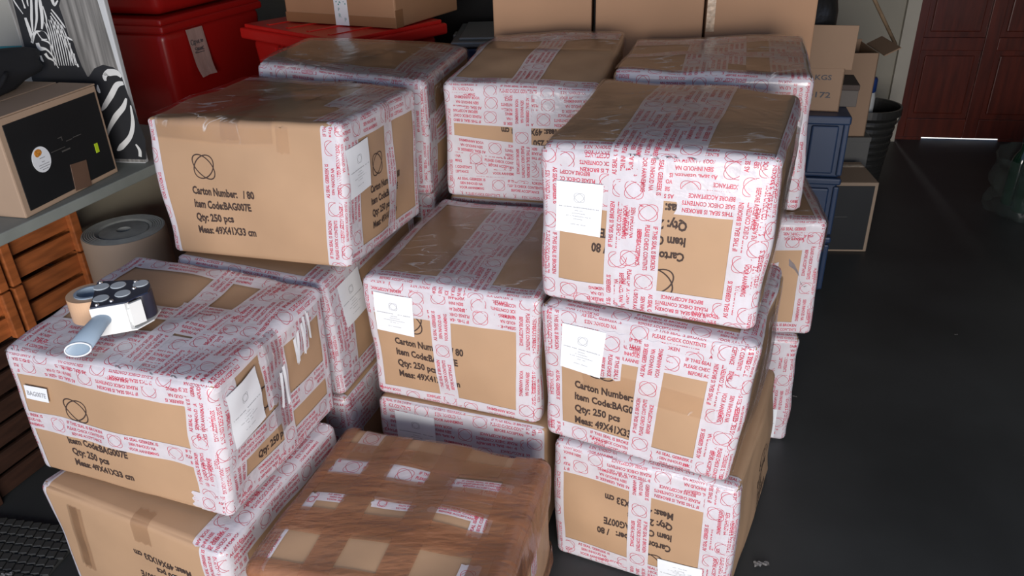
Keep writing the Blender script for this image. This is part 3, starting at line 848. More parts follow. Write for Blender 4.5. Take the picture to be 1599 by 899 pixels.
# ================================================================== tape dispenser on carton B
M_navy = mat('navy_metal', (.012, .020, .045), .32, noise=.1, spec=.6)
M_gunwhite = mat('white_plastic', (.74, .76, .74), .4, noise=.03, nscale=10)
M_gungrey = mat('grey_blue_plastic', (.27, .35, .43), .38, noise=.05, nscale=20)
M_tan = mat('tape_roll_tan', (.62, .40, .25), .35, noise=.06)
ZT = .689
gun = thing('tape_dispenser', 'hand tape dispenser with navy side plate and pale grey handle, lying on the left carton', 'tape dispenser', (-.80, 1.44, ZT), 0)
gp = lambda x, y: (x + .80, y - 1.44)
plate = [gp(*p) for p in ((-.832, 1.371), (-.769, 1.391), (-.758, 1.412), (-.741, 1.430), (-.748, 1.462), (-.760, 1.484), (-.800, 1.487), (-.866, 1.486), (-.862, 1.462), (-.850, 1.430))]
bm = bmesh.new(); bm_prism(bm, plate, .064, .067); bm_obj('side_plate', bm, M_navy, gun)
bm = bmesh.new()
for x, y, r in ((-.848, 1.459, .0155), (-.815, 1.464, .0155), (-.770, 1.468, .0155), (-.826, 1.408, .0155), (-.790, 1.426, .0155)):
    px, py = gp(x, y); bm_lathe(bm, [(0.0001, .0686), (r * .93, .0686), (r, .0672), (r, .0668)], 28, (px, py, 0))
bm_obj('plate_disc', bm, mat('pale_disc', (.50, .56, .58), .4, noise=.04), gun)
bm = bmesh.new()
for x, y in ((-.822, 1.381), (-.800, 1.396), (-.776, 1.448), (-.785, 1.478), (-.858, 1.478)):
    px, py = gp(x, y); bm_lathe(bm, [(0.0001, .0702), (.0035, .0696), (.0045, .0672)], 12, (px, py, 0))
bm_obj('rivet', bm, mat('steel', (.7, .7, .7), .3, metal=1, noise=.02), gun)
# white front housing between the plates, bottom plate and guard
bm = bmesh.new(); bm_prism(bm, [gp(*p) for p in ((-.833, 1.368), (-.772, 1.388), (-.769, 1.398), (-.830, 1.380))], .003, .064)
bm_prism(bm, [gp(*p) for p in ((-.833, 1.369), (-.762, 1.392), (-.742, 1.428), (-.744, 1.470), (-.765, 1.486), (-.862, 1.480), (-.850, 1.430))], .001, .004)
bm_obj('housing', bm, M_gunwhite, gun)
bm = bmesh.new()
bm_prism(bm, [gp(*p) for p in ((-.766, 1.392), (-.749, 1.412), (-.753, 1.416), (-.770, 1.396))], .010, .060)
bm_prism(bm, [gp(*p) for p in ((-.770, 1.390), (-.763, 1.396), (-.766, 1.399), (-.773, 1.393))], .020, .050)
bm_obj('blade_guard', bm, M_gunwhite, gun)
bm = bmesh.new(); px, py = gp(-.812, 1.383); bm_box(bm, (.022, .004, .034), (px, py - .004, .014), .001, 1, Euler((0, 0, .31)).to_matrix())
bm_obj('paper_sticker', bm, mat('beige_sticker', (.50, .45, .33), .8, noise=.2, nscale=80), gun)
bm = bmesh.new(); px, py = gp(-.800, 1.3865); bm_box(bm, (.006, .005, .013), (px, py - .004, .028), .0015, 2, Euler((0, 0, .31)).to_matrix())
bm_obj('tension_knob', bm, M_navy, gun)
bm = bmesh.new(); px, py = gp(-.7665, 1.447); bm_lathe(bm, [(.0001, .006), (.0235, .006), (.0245, .008), (.0245, .060), (.0235, .062), (.0001, .062)], 36, (px, py, 0))
bm_obj('roller', bm, mat('dark_rubber', (.028, .028, .045), .35, noise=.1), gun, sm=True)
bm = bmesh.new(); px, py = gp(-.872, 1.452)
bm_lathe(bm, [(.030, .006), (.045, .006), (.045, .058), (.030, .058), (.030, .006)], 48, (px, py, 0))
bm_obj('tape_roll', bm, M_tan, gun, sm=False)
bm = bmesh.new(); bm_lathe(bm, [(.024, .004), (.0298, .004), (.0298, .060), (.024, .060), (.024, .004)], 40, (px, py, 0))
bm_obj('roll_hub', bm, M_gungrey, gun)
# handle: hollow oval grip running down to the carton
bm = bmesh.new()
pts = [(-.815, 1.383, ZT + .036), (-.819, 1.360, ZT + .036), (-.826, 1.334, ZT + .028), (-.836, 1.300, ZT + .0155)]
ctr = [Vector((x + .80, y - 1.44, z - ZT)) for x, y, z in pts]
n = 28; rings = []
rad = [(.014, .014), (.019, .0145), (.022, .0145), (.0245, .0140)]
for c_, (ra, rb) in zip(ctr, rad):
    rings.append([bm.verts.new(c_ + Vector((ra * math.cos(2 * PI * k / n), 0.18 * ra * math.cos(2 * PI * k / n), 0)) + Vector((0, .35, 1)).normalized() * rb * math.sin(2 * PI * k / n)) for k in range(n)])
# inner wall of the hollow end
for sc_, dy in ((.82, 0.0), (.80, .05)):
    c_ = ctr[-1] + (ctr[-2] - ctr[-1]) * (dy / .05)
    ra, rb = rad[-1]
    rings.append([bm.verts.new(c_ + Vector((ra * sc_ * math.cos(2 * PI * k / n), 0.18 * ra * math.cos(2 * PI * k / n), 0)) + Vector((0, .35, 1)).normalized() * (rb - .003) * math.sin(2 * PI * k / n)) for k in range(n)])
for A_, B_ in zip(rings, rings[1:]):
    for k in range(n): bm.faces.new((A_[k], A_[(k + 1) % n], B_[(k + 1) % n], B_[k]))
bm.faces.new(rings[0]); bm.faces.new(rings[-1])
bm_obj('handle', bm, M_gungrey, gun, sm=True)
bm = bmesh.new()
rim = [ctr[-1] + Vector((.0235 * math.cos(2 * PI * k / 30), .004 * math.cos(2 * PI * k / 30) - .001, 0)) + Vector((0, .35, 1)).normalized() * .0130 * math.sin(2 * PI * k / 30) for k in range(31)]
bm_tube(bm, rim, .0018, 6); bm_obj('handle_rim', bm, mat('pale_rim', (.72, .76, .80), .35, noise=.02), gun, sm=True)

# ================================================================== table with the black-panelled carton, canvas and bag
te = Vector((-1.236, 1.759, 0)); tdir = Vector((-1.052 + 1.236, 2.246 - 1.759, 0)).normalized()
trz = math.atan2(tdir.y, tdir.x)
M_tab = mat('grey_green_paint', (.215, .235, .215), .6, noise=.12, nscale=9)
tb = thing('work_table', 'grey-green painted table edge running along the left, above the wooden crates', 'table', (te.x, te.y, 0), trz)
box_obj('table_top', (1.62, .90, .03), (.06, .45, .72), M_tab, tb, .003)
for x in (-.68, .80):
    for y in (.40, .84): box_obj('table_leg', (.045, .045, .72), (x, y, 0), M_tab, tb, .003)
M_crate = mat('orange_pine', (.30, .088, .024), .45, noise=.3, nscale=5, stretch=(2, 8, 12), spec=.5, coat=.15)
M_shade_crate = mat('shade_darkened_pine', (.034, .014, .008), .55, noise=.3, nscale=5, stretch=(2, 8, 12))  # deep shade on the lower crates is put into this dark wood colour
def crate(u, z, lab, L=.258, M_crate=M_crate):
    p = te + tdir * u
    t = thing('wooden_crate', lab, 'crate', (p.x, p.y, z), trz, 'wooden crates under the table')
    Dp, Hh = .34, .1365
    for s, yy in ((0, .150), (1, .150 + Dp)):
        for k, z0 in enumerate((.005, .072)):
            box_obj('slat', (L - .004, .012, .055), (L / 2, yy, z0), M_crate, t, .002)
    for xx in (.012, L - .012):
        for yy in (.135, .150 + Dp - .018):
            box_obj('corner_post', (.028, .020, Hh - .004), (xx + (.004 if xx < .1 else -.004), yy, 0), M_crate, t, .003)
        for z0 in (.005, .072): box_obj('slat', (.012, Dp, .058), (xx, .150 + Dp / 2, z0), M_crate, t, .002)
    box_obj('crate_base', (L - .03, Dp - .01, .008), (L / 2, .150 + Dp / 2, .004), M_crate, t, .001)
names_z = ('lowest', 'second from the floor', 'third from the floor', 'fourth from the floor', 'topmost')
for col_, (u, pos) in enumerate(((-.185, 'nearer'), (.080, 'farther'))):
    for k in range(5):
        crate(u, .0 + k * .1372, ('orange wooden slatted crate, %s in the %s stack under the table' if k > 2 else 'wooden slatted crate coloured dark for deep shade, %s in the %s stack under the table') % (names_z[k], pos), M_crate=M_crate if k > 2 else M_shade_crate)

# beige board beneath the far end of the table
p = te + tdir * .42
bb = thing('storage_board', 'plain beige board standing under the far end of the table behind the paper roll', 'board', (p.x, p.y, 0), trz)
box_obj('board', (.62, .02, .70), (.30, .26, 0), mat('beige_board', (.36, .33, .25), .8, noise=.05), bb)

# paper roll
pr_ = thing('paper_roll', 'thick roll of brown wrapping paper standing on end behind the left cartons', 'paper roll', (-1.115, 2.115, 0))
bm = bmesh.new(); bm_lathe(bm, [(.112, .002), (.115, 0.01), (.115, .60), (.112, .606)], 56)
bm_obj('paper_body', bm, mat('kraft_paper', (.30, .225, .165), .8, noise=.05), pr_, sm=True)
bm = bmesh.new()
pf = [(.112, .6065)]
for k in range(6): r = .108 - k * .006; pf += [(r, .6075), (r - .003, .6060)]
pf += [(.068, .600), (.066, .604), (.020, .606), (.018, .590), (.0001, .590)]
bm_lathe(bm, pf, 56); bm_obj('roll_end', bm, mat('grey_roll_end', (.27, .28, .26), .75, noise=.12, nscale=30, stretch=(1, 1, 1)), pr_)
bm = bmesh.new(); bm_lathe(bm, [(.114, .0015), (.0001, .0015)], 40); bm_obj('roll_foot', bm, bpy.data.materials['kraft_paper'], pr_)

# carton on the table
rzc = math.atan2(.342, .088)
kc = thing('black_panel_carton', 'tan carton with a large black side panel, round sticker and lime tag, on the table', 'carton', (-1.215, 1.861, .7505), rzc)
M_black = mat('black_print', (.010, .011, .012), .5, noise=.1)
M_kraft = mat('kraft_board', (.37, .26, .18), .75, noise=.06, nscale=5)
CW, CD, CH = .352, .235, .250
box_obj('carton_body', (CW, CD, CH), (CW / 2, CD / 2, 0), M_kraft, kc, .004)
box_obj('black_panel', (CW - .030, .002, CH - .030), (CW / 2 + .003, -.0012, .014), M_black, kc, .0005)
bm = bmesh.new(); bm_box(bm, (CW, CD * .49, .004), (CW / 2, CD * .245, CH + .0005), .001, 1); bm_box(bm, (CW, CD * .46, .004), (CW / 2, CD * .76, CH + .0005), .001, 1)
bm_obj('lid_flap', bm, M_kraft, kc)
bm = bmesh.new(); bm_box(bm, (.060, .0015, .072), (.205, -.003, .005), .0004, 1, Euler((0, .10, 0)).to_matrix())
bm_obj('tape_scrap', bm, mat('dull_brown_tape', (.13, .075, .05), .5, noise=.1), kc)
def disc_y(bm, cx, cz, rx, rz_, y, n=36):
    vs1 = [bm.verts.new((cx + rx * math.cos(2 * PI * k / n), y, cz + rz_ * math.sin(2 * PI * k / n))) for k in range(n)]
    vs2 = [bm.verts.new((v.co.x, y + .0012, v.co.z)) for v in vs1]
    bm.faces.new(vs1); bm.faces.new(list(reversed(vs2)))
    for k in range(n): bm.faces.new((vs1[k], vs2[k], vs2[(k + 1) % n], vs1[(k + 1) % n]))
bm = bmesh.new(); disc_y(bm, .098, .123, .030, .033, -.0036); st = bm_obj('round_sticker', bm, M_label, kc); st['label'] = 'white round sticker'
bm = bmesh.new(); disc_y(bm, .092, .142, .012, .009, -.0042); disc_y(bm, .088, .139, .007, .007, -.0044)
bm_obj('orange_motif', bm, mat('orange_print', (.55, .22, .03), .6, noise=.4, nscale=200), st)
bm = bmesh.new()
for k, (z0, w_) in enumerate(((.126, .018), (.116, .010), (.109, .034), (.103, .036), (.097, .020))): bm_box(bm, (w_, .0004, .0016), (.100, -.0042, z0), 0, 1)
bm_obj('sticker_print', bm, M_grey_ink, st)
lt = box_obj('lime_tag', (.013, .0012, .026), (.292, -.0030, .078), mat('lime_paper', (.45, .62, .02), .5, noise=.05), kc, .0005); lt['label'] = 'lime green price tag'
bm = bmesh.new()
for (x, z, w_, h_) in ((.175, .155, .012, .002), (.182, .146, .002, .012), (.16, .128, .05, .0016), (.205, .140, .022, .002), (.235, .142, .03, .0022), (.185, .118, .03, .004)): bm_box(bm, (w_, .0004, h_), (x, -.0026, z), 0, 1)
bm_obj('faded_print', bm, mat('faded_print', (.075, .07, .065), .7, noise=.2), kc)

# zebra canvas, painted picture standing on the table
za = math.radians(-10)
cz = thing('zebra_canvas', 'black, white and grey zebra painting on stretched canvas standing on the table', 'painting', (-1.065, 2.264, .7505), za)
M_cv = mat('canvas_white', (.50, .52, .53), .8, noise=.04, bump=.05, bscale=300)
bm = bmesh.new(); bm_box(bm, (.292, .019, .62), (-.157, .0115, 0), .003, 2); bm_obj('stretched_canvas', bm, M_cv, cz)
M_zg = mat('painted_grey', (.185, .18, .17), .7, noise=.5, nscale=9, stretch=(9, 1, .5), detail=2)
M_zk = mat('painted_black', (.012, .013, .016), .6, noise=.2)
M_zw = mat('painted_white', (.62, .63, .62), .7, noise=.08, nscale=20)
# picture-plane coordinates: u across from the right foot of the canvas, v height; measured on the painting itself
def zp(x, y):
    """crop pixels of the painting -> metres on the canvas (affine)"""
    v = .464 - y * (.162 / 560.0) - .0 
    u = -.295 + (x - (95 + y * .295)) * (.259 / 790.0)
    return (u, v)
def poly_flat(bm, pts, y, mi=0):
    vv_ = [bm.verts.new((u, y, v)) for u, v in pts]
    try: f = bm.faces.new(vv_); f.material_index = mi
    except ValueError: pass
def ribbon(bm, pts, ws, y, mi=0, n=8):
    """tapered brush stripe through crop-pixel points"""
    P_ = [Vector((*zp(*p), 0)) for p in pts]
    out = []
    for i in range(len(P_) - 1):
        p0 = P_[max(i - 1, 0)]; p1 = P_[i]; p2 = P_[i + 1]; p3 = P_[min(i + 2, len(P_) - 1)]
        for k in range(n):
            t = k / n
            out.append((0.5 * ((2 * p1) + (-p0 + p2) * t + (2 * p0 - 5 * p1 + 4 * p2 - p3) * t * t + (-p0 + 3 * p1 - 3 * p2 + p3) * t ** 3), ws[i] + (ws[i + 1] - ws[i]) * t))
    out.append((P_[-1], ws[-1]))
    L_, R_ = [], []
    for i, (p, w_) in enumerate(out):
        d = (out[min(i + 1, len(out) - 1)][0] - out[max(i - 1, 0)][0]); d.normalize()
        nn = Vector((-d.y, d.x, 0)); w_ = w_ * .259 / 790 / 2
        a_, b_ = p + nn * w_, p - nn * w_
        L_.append(bm.verts.new((a_.x, y, a_.y))); R_.append(bm.verts.new((b_.x, y, b_.y)))
    for i in range(len(L_) - 1):
        f = bm.faces.new((L_[i], L_[i + 1], R_[i + 1], R_[i])); f.material_index = mi
bm = bmesh.new()
u0, u1, v1 = -.300, -.010, .618
poly_flat(bm, [(-.300, .004), (-.010, .004), (-.022, .30), (-.036, .618), (-.300, .618)], .0012, 0)      # grey ground
# black body of the head
poly_flat(bm, [zp(*p) for p in ((95, -120), (600, -120), (560, 60), (610, 200), (650, 330), (700, 400), (740, 520), (780, 620), (840, 730), (900, 1000), (420, 1000), (300, 760), (262, 565))], .0008, 1)
# dark shape of the second zebra, low right
blob = [(850, 720), (900, 640), (980, 605), (1080, 630), (1150, 690), (1230, 900), (1420, 1350), (1440, 1560), (1180, 1560), (1000, 1300), (900, 1000), (850, 860)]
poly_flat(bm, [zp(*p) for p in blob], .0008, 1)
poly_flat(bm, [zp(*p) for p in ((330, 770), (850, 720), (900, 1000), (1180, 1560), (600, 1560))], .0010, 1)
W2 = .0003
for pts, ws in (
    ([(300, -60), (305, 60), (305, 180), (315, 300)], [16, 22, 24, 10]),
    ([(352, -60), (350, 60), (352, 180), (330, 300)], [26, 24, 20, 8]),
    ([(370, -60), (392, 60), (405, 180), (400, 270)], [18, 30, 28, 14]),
    ([(410, 60), (440, 160), (450, 260)], [8, 14, 6]),
    ([(245, 165), (270, 240), (300, 330), (310, 390)], [22, 30, 34, 10]),
    ([(305, 400), (330, 310), (380, 290), (440, 310), (480, 400)], [24, 26, 10, 8, 10]),
    ([(355, 300), (400, 360), (450, 365)], [10, 8, 6]),
    ([(395, 370), (470, 400), (520, 500), (545, 620)], [10, 16, 12, 6]),
    ([(355, 400), (380, 450), (440, 460), (500, 520), (545, 600)], [34, 40, 18, 14, 6]),
    ([(430, 500), (460, 540), (510, 570), (560, 640)], [30, 22, 14, 6]),
    ([(385, 520), (400, 560), (415, 580)], [18, 22, 8]),
    ([(120, -30), (160, 40), (225, 130)], [8, 14, 6]),
    ([(200, -40), (225, 20), (245, 80)], [16, 10, 18]),
    ([(262, -40), (268, 30), (275, 60)], [12, 14, 5]),
    ([(480, -60), (500, 10), (520, 50), (550, 10)], [14, 30, 20, 10]),
    ([(490, 90), (540, 150), (600, 230), (622, 262)], [12, 14, 14, 6]),
    ([(485, 120), (530, 180), (590, 255), (615, 290)], [10, 12, 12, 5]),
    ([(482, 150), (520, 210), (575, 280), (600, 315)], [8, 12, 12, 5]),
    ([(480, 190), (510, 240), (560, 310), (585, 340)], [8, 10, 12, 4]),
    ([(610, 350), (640, 350), (690, 375)], [8, 22, 8]),
    ([(615, 360), (630, 420), (665, 500), (690, 590)], [14, 12, 10, 6]),
    ([(655, 400), (672, 450), (700, 520), (720, 610)], [24, 12, 14, 8]),
    ([(700, 500), (712, 540), (735, 600)], [22, 12, 6]),
    ([(735, 600), (750, 630)], [22, 12])):
    ribbon(bm, pts, ws, .0002, 2)
for k in range(9):       # fine long stripes down the nose
    x = 425 + k * 20
    ribbon(bm, [(x, 170 + 12 * abs(k - 3)), (x + 40, 320), (x + 62 + k * 3, 460), (x + 100 + k * 2, 615)], [4, 11, 9, 6], .0002, 2)
ribbon(bm, [(385, 300), (415, 312), (440, 345)], [18, 40, 12], -.0001, 1)
for pts, ws in (
    ([(990, 700), (1040, 680), (1110, 680), (1160, 720)], [14, 60, 50, 24]),
    ([(1010, 760), (1000, 720), (1020, 690)], [20, 40, 30]),
    ([(1180, 780), (1120, 800), (1070, 900), (1010, 1010), (980, 1060)], [30, 46, 50, 40, 8]),
    ([(1215, 930), (1190, 1020), (1120, 1120), (1060, 1250), (1050, 1330)], [16, 44, 50, 30, 8]),
    ([(1260, 1000), (1290, 1180), (1270, 1320), (1190, 1430), (1150, 1470)], [12, 36, 40, 50, 10]),
    ([(1330, 1400), (1370, 1460), (1380, 1530)], [14, 30, 30]),
    ([(935, 800), (945, 850), (960, 880)], [8, 34, 16])):
    ribbon(bm, pts, ws, .0002, 2)
bm_obj('zebra_painting', bm, [M_zg, M_zk, M_zw], cz)

# white poster board with teal band, left of the canvas
pb = thing('poster_board', 'pale board with a teal band at its foot, leaning behind the table carton', 'board', (-1.70, 2.56, .7505), math.radians(0))
box_obj('board', (.46, .02, .60), (0, 0, 0), mat('pale_board', (.36, .36, .33), .6, noise=.03), pb, .002)
box_obj('teal_band', (.425, .002, .085), (-.010, -.0115, .215), mat('teal_print', (.012, .17, .21), .5, noise=.06), pb, .0005)
# black bag slumped between
kp = Vector((-1.215, 1.861, 0)) + Matrix.Rotation(rzc, 3, 'Z') @ Vector((.125, .192, 0))
bag = thing('black_bag', 'soft black bag lying along the rear edge of the black-panelled carton on the table', 'bag', (kp.x, kp.y, 1.0055), rzc)
bm = bmesh.new(); bmesh.ops.create_icosphere(bm, subdivisions=4, radius=1)
for v in bm.verts:
    n_ = v.co.normalized(); k = 1 + .05 * math.sin(n_.x * 7 + 1) + .05 * math.sin(n_.z * 9 + n_.x * 5)
    v.co = Vector((n_.x * .255 * k, n_.y * .050 * k, .055 + n_.z * .070 * k))
    v.co.z = max(v.co.z, 0.0)
    if v.co.z > .105: v.co.z = .105 + (v.co.z - .105) * .5
bm_obj('bag_body', bm, mat('black_fabric', (.007, .008, .011), .8, noise=.2, bump=.3, bscale=20), bag, sm=True)
bm = bmesh.new(); bm_tube(bm, [(-.09 + .18 * i / 12, -.050 - .02 * math.sin(PI * i / 12), .055 - .03 * math.sin(PI * i / 12)) for i in range(13)], .006, 8)
bm_obj('bag_handle', bm, bpy.data.materials['black_fabric'], bag, sm=True)

# ================================================================== red totes, stacked
M_redp = mat('dark_red_plastic', (.36, .010, .008), .30, noise=.05, nscale=3, spec=.5)
M_redb = mat('bright_red_plastic', (.58, .018, .014), .30, noise=.04, nscale=4, spec=.5)
def tote(loc, rz, size, h, mt, label, group, handle=True, note=False):
    t = thing('plastic_tote', label, 'storage tote', loc, rz, group)
    w_, d_ = size
    bm = bmesh.new(); bm_box(bm, (w_, d_, h - .045), (0, 0, 0), .035, 5, None, .88); bm_obj('tub', bm, mt, t, sm=True)
    bm = bmesh.new(); bm_box(bm, (w_ + .012, d_ + .012, .030), (0, 0, h - .055), .010, 3); bm_obj('rim', bm, mt, t, sm=False)
    bm = bmesh.new(); bm_box(bm, (w_ + .004, d_ + .004, .026), (0, 0, h - .028), .010, 3)
    bm_obj('lid', bm, mt, t)
    return t
rloc = (-1.292, 3.249)
for k in range(3):
    t = tote((rloc[0], rloc[1], k * .533), math.radians(-19), (.40, .60), .53, M_redp,
         ('large dark red tote at the floor of the three-high stack behind the left cartons', 'large dark red tote with a handwritten note taped on its front', 'large dark red tote topmost of the stack beside the zebra canvas')[k], 'large dark red totes')
    if k == 1: red_mid = t

# handwritten note: slightly curled slip of paper
bm = bmesh.new()
nx, ny = 7, 12; W_, H_ = .072, .150
g = [[None] * ny for _ in range(nx)]
for i in range(nx):
    for j in range(ny):
        u = i / (nx - 1); v = j / (ny - 1)
        low = max(0, .3 - v) / .3
        g[i][j] = bm.verts.new(((u - .5) * W_ * (1 - .08 * low) + .012 * (1 - v), -.003 - .010 * low * low - .001 * math.sin(u * 9), (v - .5) * H_ - .006 * low * abs(u - .5)))
for i in range(nx - 1):
    for j in range(ny - 1): bm.faces.new((g[i][j], g[i + 1][j], g[i + 1][j + 1], g[i][j + 1]))
nt = bm_obj('handwritten_note', bm, mat('pinkish_paper', (.42, .29, .25), .8, noise=.12, nscale=30, stretch=(4, 4, .5)), red_mid, sm=True)
nt.location = (.2035, -.135, .385); nt.scale = (1.3, 1, 1.15); nt.rotation_euler = (math.radians(-3), 0, PI / 2)
nt['label'] = 'paper note with two handwritten words'
bm = bmesh.new()
def stroke(pts): bm_tube(bm, [(x, -.0052, z) for x, z in pts], .0010, 5)
ox, oz = -.026, .028
stroke([(ox + .004 + .006 * math.cos(a), oz + .006 + .008 * math.sin(a)) for a in [PI / 2 + 2 * PI * k / 12 for k in range(13)]]); stroke([(ox + .010, oz + .002), (ox + .013, oz - .006)])
stroke([(ox + .015, oz + .010), (ox + .015, oz - .002)]); stroke([(ox + .013, oz + .008), (ox + .019, oz + .008)])
stroke([(ox + .022, oz + .008), (ox + .023, oz), (ox + .027, oz), (ox + .028, oz + .008)])
stroke([(ox + .032, oz + .010), (ox + .032, oz - .001), (ox + .037, oz - .001)]); stroke([(ox + .041, oz + .009), (ox + .041, oz)])
stroke([(ox + .047 + .003 * math.cos(a), oz + .004 + .0035 * math.sin(a)) for a in [2 * PI * k / 10 for k in range(11)]])
oz -= .022; ox += .006
stroke([(ox + .010, oz + .010), (ox + .003, oz + .009), (ox + .002, oz + .005), (ox + .009, oz + .003), (ox + .008, oz - .003), (ox, oz - .003)])
stroke([(ox + .013, oz + .009), (ox + .013, oz - .001)]); stroke([(ox + .013, oz + .004), (ox + .018, oz + .004)]); stroke([(ox + .018, oz + .009), (ox + .018, oz - .001)])
stroke([(ox + .021, oz - .001), (ox + .023, oz + .007), (ox + .026, oz - .001)]); stroke([(ox + .029, oz - .001), (ox + .029, oz + .008), (ox + .033, oz + .005), (ox + .033, oz - .001)])
stroke([(ox + .041, oz + .008), (ox + .036, oz + .008), (ox + .036, oz - .001), (ox + .042, oz - .001)]); stroke([(ox, oz - .006), (ox + .040, oz - .007)])
bm_obj('handwriting', bm, M_dark_ink, nt)

# bright red tote with the carton on it
r2 = thing('plastic_tote', 'bright red ribbed tote carrying a brown carton, behind the film-covered back left carton', 'storage tote', (-.544, 2.72, 0), math.radians(-14))
# local frame: near left corner direction follows the stack behind it
RW, RD, RT = .62, .50, 1.00
a0 = math.atan2(2.706 - 3.131, -.544 + 1.012)          # direction of its front edge
r2.rotation_euler = (0, 0, a0)
# the tote stands on a second one exactly like it
def red_tub(z0, h, root):
    bm = bmesh.new(); bm_box(bm, (RW - .05, RD - .05, h - .05), (-RW / 2, RD / 2, z0), .03, 4, None, .86); bm_obj('tub', bm, M_redb, root, sm=True)
    bm = bmesh.new(); bm_box(bm, (RW, RD, .040), (-RW / 2, RD / 2, z0 + h - .052), .008, 3)
    for k in range(5): bm_box(bm, (.006, .012, .030), (-RW * .62 + k * .026, -.001, z0 + h - .088), .002, 2)
    bm_box(bm, (.17, .010, .012), (-RW * .50, .018, z0 + h - .115), .004, 2)
    bm_obj('rim', bm, M_redb, root)
    bm = bmesh.new(); bm_box(bm, (RW - .03, RD - .03, .014), (-RW / 2, RD / 2, z0 + h - .013), .004, 2)
    for k in range(4): bm_box(bm, (.02, RD * .8, .004), (-RW * .8 + k * RW * .2, RD / 2, z0 + h), .001, 1)
    bm_obj('lid', bm, M_redb, root)
red_tub(0.0, .50, r2) if False else None
r2.location = (-.544, 2.715, .50)
red_tub(0.0, .50, r2)
r3 = thing('plastic_tote', 'bright red tote at the floor, hidden under the one carrying the brown carton', 'storage tote', (-.544, 2.715, 0.0), a0)
red_tub(0.0, .494, r3)

# carton on the bright red tote
tc_ = thing('brown_carton', 'brown carton with a white and green dotted tape, standing on the bright red tote', 'carton', (-.375, 2.895, 1.0045), math.atan2(2.907 - 3.325, -.365 + .961) + .12)
M_tc = mat('warm_cardboard', (.38, .20, .105), .7, noise=.06, nscale=4)
box_obj('carton_body', (.50, .42, .36), (-.25, .21, 0), M_tc, tc_, .006)
box_obj('base_tape', (.50, .002, .035), (-.25, -.001, .001), mat('base_tape', (.27, .13, .06), .4, noise=.05), tc_, .0005)
box_obj('corner_tape', (.002, .045, .06), (.001, .02, .001), bpy.data.materials['base_tape'], tc_, .0005)
wt = box_obj('white_tape', (.060, .002, .36), (-.235, -.0025, 0), M_label, tc_, .0005)
bm = bmesh.new(); r_ = random.Random(4)
for k in range(46):
    bm_lathe(bm, [(.0001, 0), (r_.uniform(.0012, .003), .0002)], 8, (0, 0, 0))
    vs_ = bm.verts[-16:] if False else list(bm.verts)[-16:]
    x_, z_ = -.235 + r_.uniform(-.024, .024), r_.uniform(.07, .35)
    for v in vs_: v.co = Vector((x_ + v.co.x, -.0042, z_ + v.co.y))
bm_obj('green_dots', bm, mat('green_print', (.05, .25, .22), .6, noise=.1), wt)
parts = [place_text('P', -.247, .050, .012, None, .02), place_text('R', -.247, .028, .014, None, .02), place_text('P', -.222, .014, .014, None, .02)]
V, T = join(parts); V3 = np.stack([V[:, 0], np.full(len(V), -.0043), V[:, 1]], 1)
link('tape_letters', tri_mesh('tape_letters', V3, T, np.zeros(len(T), np.int32)), mat('pale_green_ink', (.30, .42, .42), .6, noise=.05), wt)
parts = [place_text('PACK', -.335, .098, .010, .035, .02), place_text('60 CM', -.185, .104, .011, .035, .02)]
V, T = join(parts); V3 = np.stack([V[:, 0], np.full(len(V), -.0012), V[:, 1]], 1)
link('carton_print', tri_mesh('carton_print', V3, T, np.zeros(len(T), np.int32)), mat('brown_print', (.13, .05, .03), .7, noise=.1), tc_)

# small navy bin with translucent lid, on a stack of two more
M_binb = mat('navy_bin_plastic', (.020, .035, .080), .4, noise=.05); M_lid = mat('frosted_lid', (.22, .24, .23), .25, noise=.05, spec=.6)
for k in range(3):
    t = thing('lidded_bin', ('navy bin at the floor of the small bin stack', 'navy bin in the middle of the small bin stack', 'navy bin with a frosted grey lid, topmost of its stack beside the tall plain boxes')[k], 'storage bin', (-.015, 3.17, k * .316), math.radians(-4), 'navy lidded bins')
    bm = bmesh.new(); bm_box(bm, (.30, .36, .285), (0, 0, 0), .02, 3, None, .88); bm_obj('bin_body', bm, M_binb, t, sm=True)
    bm = bmesh.new(); bm_box(bm, (.335, .40, .020), (0, 0, .283), .006, 2); bm_box(bm, (.28, .34, .011), (0, 0, .303), .005, 2); bm_obj('bin_lid', bm, M_lid, t)
    for x in (-.172, .172): box_obj('clip', (.012, .07, .035), (x, 0, .266), M_lid, t, .004)

# three tall plain boxes behind
for (x0, y0, w_, lab) in ((-.032, 2.665, .316, 'tall plain cardboard box, leftmost of the three behind the wrapped cartons'),
                         (.293, 2.620, .336, 'tall plain cardboard box in the middle of the three behind the wrapped cartons'),
                         (.634, 2.572, .331, 'tall plain cardboard box nearest the carton marked KGS, worn tape on its left edge')):
    t = thing('tall_carton', lab, 'carton', (x0, y0, 0), math.radians(-8), 'tall plain boxes')
    bm = bmesh.new(); bm_box(bm, (w_, .25 if x0 < .6 else .19, 1.40), (w_ / 2, .125 if x0 < .6 else .095, 0), .005, 2); bm_obj('carton_body', bm, M_card_dull, t)
    bm = bmesh.new(); bm_box(bm, (w_ - .004, .090, .003), (w_ / 2, .047, 1.4), .0008, 1); bm_box(bm, (w_ - .004, .092, .003), (w_ / 2, .140, 1.4), .0008, 1); bm_obj('top_flap', bm, M_card_dull, t)
    if x0 > .6: box_obj('worn_tape', (.026, .002, .30), (.014, -.0015, 1.02), mat('worn_tape', (.50, .36, .24), .35, noise=.35, nscale=60, bump=.5, bscale=90), t, .0005)

